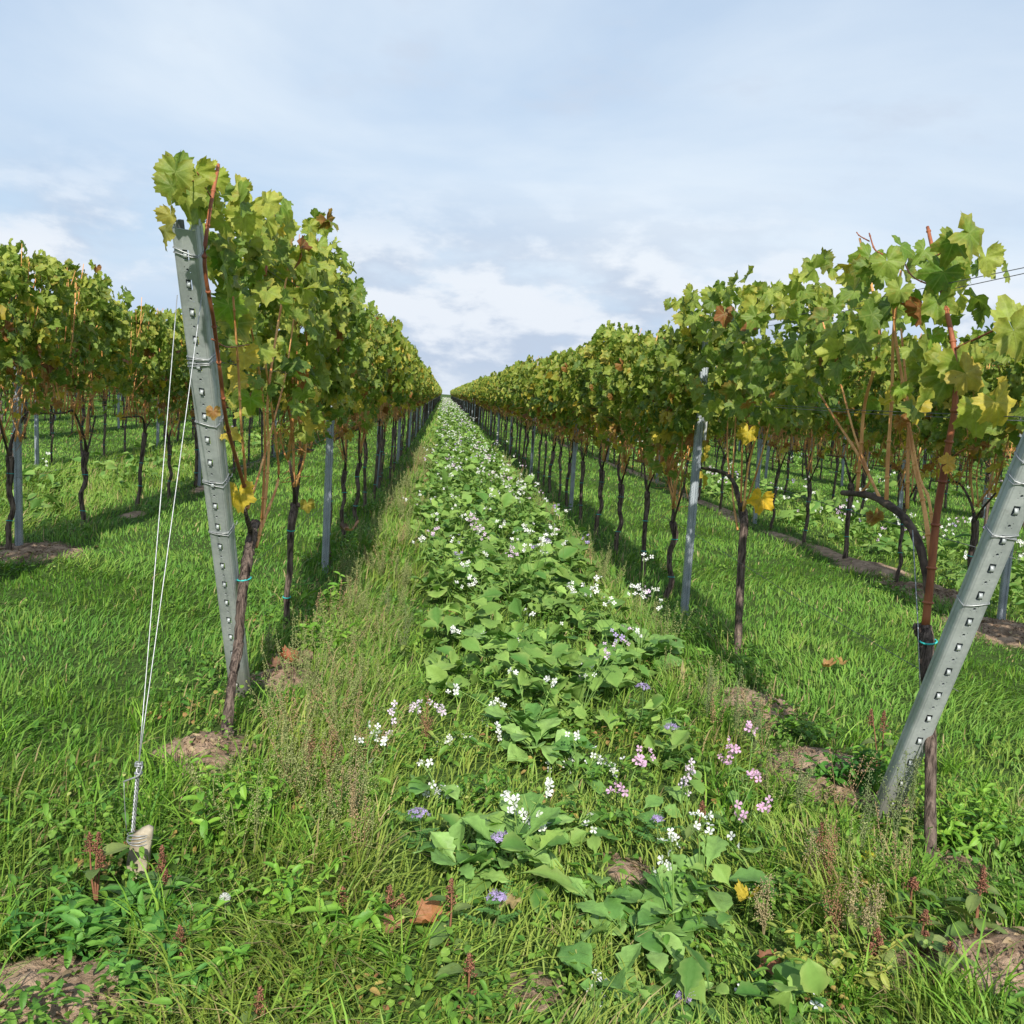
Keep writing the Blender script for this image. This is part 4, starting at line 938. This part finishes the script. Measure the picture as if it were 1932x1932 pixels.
# ------------------------------------------------------------------ plants
def radish(px, py, label, nl, size, stems=(), fcol=(.80, .80, .78), loc=None, group=None, nfl=6):
    """oil radish: rosette of broad lobed leaves, thin branching stems ending in four-petalled flowers"""
    p = onground(px, py) if loc is None else np.array(loc, float); z = float(gh(p[0], p[1])); org = np.array([p[0], p[1], z])
    root = thing('radish_plant', label, 'plant', tuple(org), group); mb = MB()
    if nl:
        nl = int(nl*1.7); size *= .76
        a = rng.uniform(0, 6.28)+np.arange(nl)*2.4; up = rng.uniform(.25, 1.3, nl); tip = np.stack([np.cos(a), np.sin(a), up], 1)
        hgt = rng.uniform(0, 1, nl)*size*.9; off_ = rng.uniform(.01, size*.55, nl); pos = np.stack([off_*np.cos(a), off_*np.sin(a), hgt], 1); t = rng.uniform(0, 1, (nl, 1))
        nrm = np.array([0, 0, 1.])+rng.normal(0, .25, (nl, 3))-tip*.2
        sz = size*rng.uniform(.65, 1.25, nl)
        scatter(mb, RADISH, pos, tip, nrm, sz, np.array([.09, .22, .045])*(1-t)+np.array([.27, .42, .11])*t, np.array([.24, .42, .10]), np.full(nl, .3))
        mb.build('leaves', M_WEED, root)
    if stems:
        for (fx, fy, cnt) in stems:
            sb = MB(); fb = MB()             # flower heads measured in the photo, standing in the plant's own plane
            t_ = onrow(fx, fy, org[0]+rng.uniform(-.02, .02)) if False else None
            d = ray(fx, fy); yy = org[1]+rng.uniform(-.06, .10); k = yy/d[1]; q = np.array([d[0]*k, yy, EYE+d[2]*k])-org
            if q[2] < .05: q[2] = .05
            m = q*[.4, .4, .5]+rng.normal(0, .012, 3); sb.add(*tube([(0, 0, 0), m, q], [.0034, .0026, .0016], 5, 5), (.20, .34, .08))
            for b in range(2):
                w = m+(q-m)*rng.uniform(.2, .7); sb.add(*tube([w, w+rng.normal(0, .03, 3)+[0, 0, .04]], [.0014, .0008], 4), (.2, .34, .08)); 
                sb.add(*tube([w+(0, 0, .01), w+rng.normal(0, .02, 3)+[0, 0, .03]], [.0028, .001], 5), (.28, .42, .10))
            n = cnt+(2 if fcol[0] < .8 else 0); off = rng.normal(0, .019, (n, 3)); off[:, 2] *= .8; pos = q+off; face = np.stack([rng.normal(0, .5, n), rng.normal(-.8, .4, n), rng.uniform(.2, 1, n)], 1)
            for o_ in off: sb.add(*tube([q*.96, q+o_-[0, 0, .003]], .0009, 3, cap=False), (.24, .36, .10))
            pk = np.array(fcol)*rng.uniform(.9, 1.08, (n, 1))
            scatter(fb, FLOWER, pos, rdir(n), face, rng.uniform(.0105, .0155, n), np.clip(pk*.92, 0, .82), np.clip(pk, 0, .84), np.full(n, .5))
            scatter(fb, GRAIN, pos+face*.001, rdir(n), rdir(n), np.full(n, .0018), np.array([.5, .5, .12]))
            sb.build('flower_stem', M_WEED, root); fb.build('flower_cluster', M_PETAL, root)
    return root
WHT = (.82, .82, .80); PNK = (.68, .42, .61); PALE = (.74, .62, .74)
radish(955, 1668, 'large-leaved radish plant with the biggest round leaf, below a purple flower', 9, .19, [(1010, 1550, 6), (978, 1520, 6), (1030, 1490, 5)])
radish(870, 1680, 'broad green radish leaves left of the biggest round leaf', 6, .16)
radish(1130, 1740, 'radish plant with small upright rounded leaves in the lower centre', 9, .13)
radish(1185, 1800, 'pale green radish leaves with smooth round blades near the bottom centre', 6, .14)
radish(1270, 1775, 'bushy radish plant with bright leaves right of the lower centre', 10, .15, [(1242, 1645, 4), (1265, 1580, 6)])
radish(1140, 1905, 'radish plant with white flowers at the bottom edge of the photo', 6, .14, [(1112, 1900, 3), (1152, 1885, 4)])
radish(1255, 1925, 'dark-stemmed radish plant at the bottom edge with pale green leaves', 7, .14, [(1290, 1850, 2)])
radish(1320, 1700, 'radish plant with one tall leaf and white flowers beside the pink ones', 6, .17, [(1315, 1545, 5), (1335, 1560, 3)])
radish(985, 1405, 'leafy radish plant with several long bare flowering stems at mid height', 14, .18, [(853, 1295, 5), (930, 1325, 6), (975, 1272, 3), (1045, 1283, 6), (918, 1412, 5), (883, 1430, 3)])
radish(1010, 1440, 'radish plant with cupped dark green leaves below the long bare stems', 10, .17, [(845, 1400, 7), (948, 1378, 4)])
radish(1205, 1260, 'tallest radish plant, a mound of big leaves near the first right steel post', 18, .24, [(1150, 1135, 7), (1080, 1108, 7), (1215, 1052, 4), (1248, 1140, 4), (1235, 1110, 3)])
radish(1130, 1290, 'dark leafy radish plant left of the tallest leafy mound', 13, .20, [(1095, 1330, 4), (985, 1210, 5)])
radish(930, 1240, 'radish plant with white flowers and a leaf sticking out to the left', 12, .19, [(862, 1190, 7), (905, 1198, 5), (960, 1220, 6)])
radish(1020, 1230, 'leafy radish plant in the middle of the flower strip, behind the long bare stems', 13, .18, [(998, 1160, 5), (1045, 1180, 3)])
radish(1085, 1480, 'slender radish plant with a wide spray of small white flowers', 5, .13, [(1080, 1385, 3), (1125, 1432, 6), (1150, 1452, 5), (1070, 1465, 5), (1040, 1466, 4), (1175, 1460, 3)])
radish(1000, 1610, 'radish plant with crowded white flowers above the biggest round leaf', 6, .14, [(1000, 1542, 6), (1018, 1555, 6), (1120, 1548, 3), (962, 1498, 3)])
radish(1190, 1570, 'radish plant with purplish pink flowers in the centre foreground', 4, .12, [(1207, 1432, 6), (1172, 1483, 5)], PNK)
radish(1295, 1560, 'radish plant with white flowers tinged pink, right of centre', 3, .12, [(1293, 1452, 7), (1297, 1483, 3)], PALE)
radish(1385, 1560, 'slender radish plant with pink flowers beside the bare soil', 3, .10, [(1372, 1432, 4), (1385, 1408, 4), (1422, 1375, 5), (1428, 1458, 5)], PNK)
radish(1440, 1620, 'small radish plant with two pink flower heads near the reddish stalks', 2, .10, [(1437, 1527, 4), (1403, 1547, 3)], PNK)
radish(700, 1500, 'thin radish plant with white flowers standing alone at the left of the strip', 2, .10, [(672, 1395, 2), (705, 1380, 5), (728, 1400, 4), (707, 1435, 1)])
radish(775, 1420, 'thin radish plant with pale pink flowers above the left weeds', 2, .10, [(745, 1337, 3), (785, 1338, 4), (820, 1330, 4), (745, 1377, 2)], PALE)
radish(810, 1530, 'radish plant with white flowers left of the purple flower heads', 5, .14, [(815, 1508, 6), (845, 1490, 3), (795, 1440, 4)])
radish(1460, 1925, 'radish plant with scattered single white flowers at the bottom right', 3, .10, [(1450, 1893, 2), (1490, 1882, 2), (1402, 1852, 1), (1545, 1888, 2)])
radish(1420, 1640, 'radish plant with upright narrow leaf and white buds right of centre', 3, .15, [(1370, 1590, 2)])
# purple phacelia
PUR = (.44, .35, .62)
def phacelia(px, py, label, r=.02, stem=.16):
    d = ray(px, py); zt = stem; t = (zt-EYE)/d[2]; p = np.array([d[0]*t, d[1]*t, 0.]); z = float(gh(p[0], p[1])); root = thing('phacelia_plant', label, 'flower', (p[0], p[1], z))
    sb = MB(); sb.add(*tube([(0, .02, 0), (.01, .01, stem*.5), (0, 0, stem-z)], [.003, .0025, .002], 5, 4), (.16, .26, .08))
    for k in range(7):
        a = rng.uniform(0, 6.28); L = rng.uniform(.05, .09); zb = rng.uniform(.02, stem*.8); q = np.linspace(.2, 1, 7)
        D = np.array([math.cos(a), math.sin(a), .4]); pos = np.array([0, .01, zb])+D*(L*q)[:, None]
        for s in (-1, 1): scatter(sb, SMALL, pos, np.array([-D[1]*s, D[0]*s, .2])+D*.6+rng.normal(0, .1, (7, 3)), np.array([0, 0, 1.])+rng.normal(0, .1, (7, 3)), .022*(1.1-q*.6), (.10, .23, .05))
    sb.build('stem', M_WEED, root)
    fb = MB(); n = 80; dd = rdir(n); dd[:, 2] = abs(dd[:, 2])*.9-.15; pos = np.array([0, 0, stem-z])+dd*r*[1.3, 1, .75]; scatter(fb, FLOWER, pos, rdir(n), dd, rng.uniform(.003, .0055, n), np.array(PUR)*rng.uniform(.6, 1.3, (n, 1)))
    for k in range(26): v = unit(dd[k]+rng.normal(0, .2, 3)); fb.add(*tube([pos[k], pos[k]+v*.011], [.0005, .0004], 3), (.5, .42, .68))
    fb.build('flower_head', M_PETAL, root)
for a in ((790, 1535, 'purple phacelia flower at the left edge of the flowering strip', .024, .17), (945, 1580, 'purple phacelia flower just above the biggest round leaf', .022, .17), (937, 1693, 'faded purple phacelia flower below the biggest round leaf', .02, .14),
          (1266, 1372, 'violet phacelia flower to the right of the strip beside ferny leaves', .02, .2), (1213, 1296, 'violet phacelia flower below the tallest leafy mound', .024, .22), (1293, 1880, 'small lilac phacelia flower at the bottom edge right of centre', .016, .1),
          (1240, 1545, 'small lilac phacelia bud head among the white flowers', .012, .16), (1030, 1020, 'lilac phacelia flower in the middle distance of the strip', .03, .4)): phacelia(*a)
# red amaranth
def amaranth(px, py, label, h, spikes=1, nl=9, col=(.30, .135, .08), leaf=.07):
    d = ray(px, py); t = (h*.85-EYE)/d[2]; p = np.array([d[0]*t, d[1]*t, 0.]); z = float(gh(p[0], p[1])); root = thing('amaranth_plant', label, 'plant', (p[0], p[1], z))
    sb = MB(); lb = MB()
    for s in range(spikes):
        fb = MB()
        off = rng.normal(0, .035, 3)*(s > 0); off[2] = -abs(off[2]); top = np.array([0, 0, h])+off; sb.add(*tube([(0, 0, 0), top*[.3, .3, .5]+rng.normal(0, .006, 3), top], [.004, .003, .0015], 5, 4), (.30, .14, .08))
        n = 150; L = h*.34*rng.uniform(.8, 1.2)*(1 if s == 0 else .7); q = rng.uniform(0, 1, n); rad = .017*(1-q**1.6*.85)*(1+.4*np.sin(q*23+s))*(.35+.65*rng.uniform(0, 1, n)); a = rng.uniform(0, 6.28, n)
        pos = top+np.stack([rad*np.cos(a), rad*np.sin(a), -L+L*q*1.05], 1); dirs = np.stack([np.cos(a), np.sin(a), rng.uniform(0, 1, n)], 1)
        scatter(fb, GRAIN, pos, rdir(n), dirs, rng.uniform(.0025, .0046, n), np.array(col)*rng.uniform(.45, 1.5, (n, 1))); fb.build('seed_spike', M_WEED, root)
    a = np.arange(nl)*2.4+rng.uniform(0, 6); zz_ = np.linspace(.12, .68, nl)*h; tip = np.stack([np.cos(a), np.sin(a), rng.uniform(-.2, .5, nl)], 1); t_ = rng.uniform(0, 1, (nl, 1))
    scatter(lb, OVATE, np.stack([.012*np.cos(a), .012*np.sin(a), zz_], 1), tip, np.array([0, 0, 1.])+rng.normal(0, .2, (nl, 3)), leaf*rng.uniform(.7, 1.2, nl), np.array([.09, .17, .04])*(1-t_)+np.array([.2, .25, .07])*t_)
    sb.build('stem', M_WEED, root); lb.build('leaves', M_WEED, root)
for a in ((305, 1625, 'amaranth with a knobbly reddish head right of the concrete anchor block', .20, 2, 8), (185, 1595, 'dull brown amaranth spikes left of the concrete anchor block', .22, 3, 5), (338, 1780, 'low amaranth with a flattened reddish head in the lower left foreground', .12, 3, 7), (490, 1890, 'amaranth with a pointed rusty spike at the bottom left', .16, 1, 7),
          (850, 1690, 'leaning dark reddish amaranth spike left of the lower radish leaves', .2, 1, 5), (735, 1690, 'withered amaranth stalk above the large orange fallen leaf', .14, 2, 4), (645, 1690, 'brown amaranth spike in the grass left of the orange fallen leaf', .14, 1, 4), (885, 1825, 'thin amaranth spike in the bottom centre left', .13, 1, 4),
          (1665, 1375, 'tall amaranth with broad leaves just left of the right leaning post', .30, 2, 10), (1850, 1680, 'crimson amaranth spike with big leaves near the right edge', .22, 2, 10), (1655, 1770, 'cluster of crimson amaranth spikes below the right leaning post', .14, 3, 8), (1745, 1740, 'short crimson amaranth to the right of the spike cluster', .12, 1, 7),
          (1790, 1800, 'low amaranth in front of the bare soil at lower right', .10, 2, 7), (1550, 1560, 'rusty amaranth spike left of the foot of the right leaning post', .18, 1, 6), (1325, 1520, 'leaning rusty amaranth spike among the pink flowers', .18, 1, 6), (1725, 1660, 'reddish amaranth at the base of the right front vine', .14, 2, 7)): amaranth(*a)
# pale seed stalks
def stalk(px, py, label, h, col, k=150, lean=(0, 0), branches=3):
    p = onground(px, py); z = float(gh(p[0], p[1])); root = thing('seed_stalk', label, 'plant', (p[0], p[1], z)); sb = MB(); fb = MB()
    for b in range(branches):
        L = h*(1 if b == 0 else rng.uniform(.6, .9)); top = np.array([lean[0]+rng.normal(0, .03)*(b > 0), lean[1]+rng.normal(0, .03)*(b > 0), L]); mid = top*[.3, .3, .5]; sb.add(*tube([(0, 0, 0), mid, top], [.0026, .002, .001], 4, 4), np.array(col)*.7)
        Q = catmull([(0, 0, 0), mid, top], 12); ii = rng.integers(int(len(Q)*.38), len(Q), k); pos = Q[ii]+rng.normal(0, .0085, (k, 3)); scatter(fb, GRAIN, pos, rdir(k), rdir(k), rng.uniform(.0022, .0042, k), np.array(col)*rng.uniform(.7, 1.25, (k, 1)))
    n = 7; a = rng.uniform(0, 6.28, n); scatter(sb, LANCE, np.stack([0*a, 0*a, rng.uniform(.1, .5, n)*h], 1), np.stack([np.cos(a), np.sin(a), .3+0*a], 1), np.array([0, 0, 1.])+rng.normal(0, .1, (n, 3)), rng.uniform(.03, .06, n), (.26, .33, .07))
    sb.build('stalk', M_WEED, root); fb.build('seeds', M_WEED, root)
TAN, PG, RS = (.46, .38, .20), (.27, .33, .14), (.42, .25, .13)
for a in ((662, 1610, 'tall straw-coloured seed stalk in the grass left of the flowers', .30, TAN), (1620, 1640, 'tall yellowish seed stalk just left of the right leaning post foot', .36, PG), (1500, 1560, 'pale green seed stalk in front of the bare soil on the right', .30, PG), (1600, 1800, 'yellow seed stalk in the lower right foreground', .24, TAN),
          (1640, 1830, 'straw seed stalk right of the yellow one at lower right', .24, TAN), (1690, 1600, 'greenish seed stalk leaning on the right leaning post', .38, PG), (1710, 1590, 'greenish seed stalk between the right leaning post and the front vine', .40, PG), (1560, 1700, 'reddish seed stalk in the lower right weeds', .24, RS),
          (1520, 1690, 'tan seed stalk beside the reddish one in the lower right weeds', .22, TAN), (1420, 1440, 'bushy pale green seed stalk beside the bare soil strip', .32, PG), (1385, 1390, 'bushy greenish seed stalk below the second right vine', .34, PG), (1330, 1370, 'greenish seed stalk left of the second right vine foot', .32, PG),
          (580, 1480, 'rusty feathery seed stalk right of the left vine foot', .22, RS), (620, 1500, 'tan feathery seed stalk right of the rusty one', .22, RS), (800, 1430, 'rust and tan seed stalk above the white flowers', .26, RS), (760, 1250, 'pale seed stalk at mid height left of the flower strip', .32, PG),
          (730, 1180, 'yellowish seed stalk in the rough grass left of the strip', .30, PG), (1570, 1790, 'short rusty seed stalk at the lower right', .18, RS), (505, 1250, 'green seed stalk in the shade right of the left vine', .2, PG), (1440, 1780, 'thin tan seed stalk at lower right centre', .2, TAN)): stalk(*a)
# leafy mercury weeds
def mercury(px, py, label, h, n_st, c1, c2, leaf=.06, spikes=True):
    n_st = int(n_st*1.4); p = onground(px, py); z = float(gh(p[0], p[1])); root = thing('mercury_plant', label, 'plant', (p[0], p[1], z)); sb = MB(); lb = MB(); fb = MB()
    for s in range(n_st):
        off = rng.normal(0, .045, 2); top = np.array([off[0]*2, off[1]*2, h*rng.uniform(.6, 1.1)]); b = np.array([off[0]*.5, off[1]*.5, 0.]); Q = catmull([b, (b+top)/2+rng.normal(0, .01, 3), top], 5); sb.add(*tube(Q, np.linspace(.003, .0015, len(Q)), 5), np.array(c2)*.8)
        for j in range(1, len(Q), 1):
            a0 = rng.uniform(0, .5)+(j % 2)*1.57; u = j/len(Q)
            for a in (a0, a0+math.pi): 
                t_ = rng.uniform(); scatter(lb, LANCE, Q[j][None], np.array([[math.cos(a), math.sin(a), rng.normal(.35, .45)]])+rng.normal(0, .2, (1, 3)), np.array([[0, 0, 1.]])+rng.normal(0, .35, (1, 3)), [leaf*(1.05-.35*u)*rng.uniform(.55, 1.15)], np.array([c1])*(1-t_)+np.array([c2])*t_)
        if spikes:
            for j in range(3):
                q = Q[rng.integers(2, len(Q))]; e = q+rng.normal(0, .02, 3)+[0, 0, .04]; sb.add(*tube([q, e], .0008, 3), (.4, .45, .1)); t_ = rng.uniform(.3, 1, 22)[:, None]; scatter(fb, GRAIN, q*(1-t_)+e*t_+rng.normal(0, .0025, (22, 3)), rdir(22), rdir(22), .0024, np.array([.42, .50, .10]))
    sb.build('stems', M_WEED, root); lb.build('leaves', M_WEED, root)
    if spikes: fb.build('seed_spikes', M_WEED, root)
MG1, MG2, BG1, BG2 = (.06, .19, .035), (.17, .36, .06), (.11, .27, .03), (.24, .42, .05)
for a in ((410, 1600, 'leafy green weed clump between the anchor block and the left vine', .22, 5, BG1, BG2, .07), (430, 1530, 'small light green weed at the edge of the left soil mound', .15, 3, BG1, BG2, .055), (320, 1790, 'dark glossy weed clump right below the anchor block', .11, 6, MG1, MG2, .075, False), (205, 1775, 'dark leafy weed clump left below the anchor block', .12, 6, MG1, MG2, .08, False),
          (290, 1890, 'broad leaved weed clump above the lower left bare soil', .10, 5, MG1, MG2, .06, False), (520, 1760, 'yellow-green weed with many little seed spikes in the lower left', .19, 6, BG1, BG2, .05), (650, 1800, 'bright pointed weed in the long grass at lower left centre', .15, 4, BG1, BG2, .07), (1600, 1500, 'dark green weed on the bare soil left of the right leaning post', .16, 5, MG1, BG1, .065, False),
          (1650, 1500, 'bright green weed touching the right leaning post', .18, 4, BG1, BG2, .06), (1800, 1600, 'bright yellow-green weed to the right of the front right vine', .26, 6, BG1, BG2, .06), (1860, 1580, 'pale green weed clump close to the right edge', .22, 6, BG1, BG2, .055), (620, 1180, 'lush green weed at the foot of the first left steel post', .30, 6, BG1, BG2, .08, False),
          (590, 1250, 'green weed behind the fallen brown leaves of the left row', .2, 5, BG1, BG2, .07), (60, 1790, 'leafy weed above the bare soil at the far lower left', .12, 4, MG1, BG1, .06, False), (1530, 1860, 'yellowing weed with small leaves in the bottom right foreground', .12, 5, (.2, .26, .05), (.4, .40, .08), .05), (400, 1870, 'bright green weed at the bottom left beside bare soil', .13, 4, BG1, BG2, .06, False)): mercury(*a)
# fallen vine leaves
def fallen(px, py, label, size, col, lift=.05, tpl=0, curl=.35):
    d = ray(px, py); t = (lift-EYE)/d[2]; p = np.array([d[0]*t, d[1]*t, 0]); z = float(gh(p[0], p[1]))+lift
    mb = MB(); scatter(mb, [GRAPE_HI[tpl]], np.zeros((1, 3)), np.array([[rng.normal(0, 1), -.6, 0]]), np.array([[rng.normal(0, .3), -.3, 1.]]), [size], np.array([col]), np.array([np.array(col)*.7]), np.array([.6]))
    V = np.concatenate(mb.v); V[:, 2] += min(curl, .7)*(V[:, 0]**2+V[:, 1]**2)/size; o = mesh_obj('fallen_leaf', V, np.concatenate(mb.f), M_LEAF, None, np.concatenate(mb.c)); o.location = (p[0], p[1], z); tag(o, label, 'leaf')
for a in ((815, 1745, 'large orange-brown fallen vine leaf in the lower centre grass', .062, (.46, .20, .085), .06), (548, 1268, 'curled rusty red fallen leaf right of the left vine foot', .07, (.42, .13, .06), .05, 1, 1.1), (515, 1275, 'crumpled brown fallen leaf left of the rusty red one', .055, (.26, .14, .09), .05, 2, 1.2), (585, 1245, 'dry greyish fallen leaf up right of the rusty red one', .055, (.32, .21, .15), .05, 3, 1.2),
          (742, 1748, 'small salmon fallen leaf left of the large orange one', .04, (.5, .24, .14), .06, 4), (965, 1705, 'tan oval fallen leaf under the purple flowers', .04, (.48, .36, .17), .07, 5), (1560, 1258, 'pale orange fallen leaf lying in the right alley, left of two', .05, (.45, .25, .10), .08, 1, 2.), (1590, 1252, 'pale orange fallen leaf lying in the right alley, right of two', .045, (.45, .27, .10), .08, 6, 2.),
          (1640, 1612, 'bright yellow leaf at the foot of the right leaning post', .04, (.66, .60, .05), .08, 2), (1465, 1825, 'rust brown fallen leaves in the bottom right weeds', .06, (.33, .14, .07), .05, 3), (1410, 1690, 'golden yellow withered leaf right of the lower radish leaves', .045, (.62, .46, .05), .09, 0), (600, 1320, 'small dull fallen leaf near the left soil mound', .035, (.38, .22, .12), .06, 5),
          (660, 1000, 'withered brown leaf cluster beside the first left steel post', .09, (.16, .10, .07), .55, 4, 2.)): fallen(*a)
# dandelion clock
p = onground(420, 1800); root = thing('dandelion_clock', 'grey fluffy dandelion seed head in the lower left grass', 'flower', (p[0], p[1], float(gh(p[0], p[1]))))
mb = MB(); mb.add(*tube([(0, 0, 0), (.004, 0, .07), (0, 0, .14)], .0016, 5, 3), (.3, .36, .14)); mb.build('stem', M_WEED, root)
mb = MB()
for k in range(130): v = unit(rng.normal(0, 1, 3)); mb.add(*tube([np.array([0, 0, .14]), np.array([0, 0, .14])+v*.015], [.0003, .0007], 3), (.7, .7, .68))
mb.build('seed_head', M_PETAL, root)

# ------------------------------------------------------------------ the flowering strip further on
CB = MB()
def strip_plant(x, y, sc, lo, flw, tall):
    z = float(gh(x, y)); n = rng.integers(7, 13) if not lo else rng.integers(5, 8); a = rng.uniform(0, 6.28, n); hgt = rng.uniform(0, 1, n)*tall
    pos = np.stack([x+rng.normal(0, .05, n), y+rng.normal(0, .05, n), z+hgt], 1); tip = np.stack([np.cos(a), np.sin(a), rng.uniform(.1, 1.6, n)], 1); t = rng.uniform(0, 1, (n, 1))
    scatter(CB, RADISH_LO if lo else RADISH, pos, tip, np.array([0, 0, 1.])+rng.normal(0, .45, (n, 3)), .105*sc*np.clip(rng.lognormal(-.1, .38, n), .35, 1.8), (np.array([.08, .20, .04])*(1-t)+np.array([.27, .42, .095])*t)*rng.uniform(.8, 1.12), np.array([.36, .42, .12]), rng.uniform(0, .5, n))
    if rng.uniform() < flw:
        for s in range(rng.integers(2, 5)):
            q = np.array([x+rng.normal(0, .11), y+rng.normal(0, .11), z+tall+rng.uniform(.04, .34)])
            if not lo: CB.add(*tube([(x, y, z+.1), (q+[x, y, z+.1])/2+rng.normal(0, .01, 3), q], .002, 3, cap=False), (.2, .33, .08))
            m = int(rng.integers(3, 8)) if not lo else int(rng.integers(2, 5)); c = PUR if rng.uniform() < .08 else (.70, .52, .70) if rng.uniform() < .2 else (.82, .82, .80)
            pp = q+rng.normal(0, .022, (m, 3)); fc = np.stack([rng.normal(0, .5, m), rng.normal(-.7, .4, m), rng.uniform(.2, 1, m)], 1); scatter(CB, FLOWER, pp, rdir(m), fc, rng.uniform(.010, .015, m)*sc, np.array(c)*.97)
yv = 2.15
cnt = 0
while yv < 262:
    dens = 14 if yv > 8 else 24 if yv > 5 else 26; step = .25 if yv < 40 else .6; nn = rng.poisson(dens*step*1.5)*(1 if yv < 25 else .5)
    for k in range(int(nn)):
        wd = min(1, max(0, (yv-2.5)/8)); xx = .60+rng.uniform(-1, 1)*(.42+.34*wd)
        if yv < 3.6: xx -= .06
        if yv < 12 and wave(np.array([xx]), np.array([yv]), 7, 91)[0] < (.25 if yv < 4.6 else -.25 if yv < 7 else -.6): continue
        lo = yv > 16; strip_plant(xx, yv+rng.uniform(0, step), (.62 if yv < 2.9 else .85 if yv < 4.5 else 1)+min(yv, 120)/55*.45, lo, .05 if yv < 5 else .14 if yv < 25 else .17, rng.uniform(.08, .34) if yv > 4.5 else rng.uniform(.05, .2))
    yv += step
for k in range(520):                            # the neighbouring planted alleys
    y_ = 6*(70/6)**rng.uniform(); strip_plant(rng.uniform(4.8, 6.5) if k % 4 else rng.uniform(9.8, 11.5), y_, 1.2+y_/60, y_ > 10, .24, rng.uniform(.08, .25))
for k in range(110): y_ = 8*(45/8)**rng.uniform(); strip_plant(rng.uniform(-5.4, -3.9), y_, 1.1+y_/60, y_ > 12, .08, rng.uniform(.05, .16))
tag(CB.build('cover_crop', M_PETAL), 'white flowering radish cover crop filling the middle of the alley', 'flowers', kind='stuff')
print('verts', sum(len(m.vertices) for m in bpy.data.meshes), 'objs', len(bpy.data.objects))
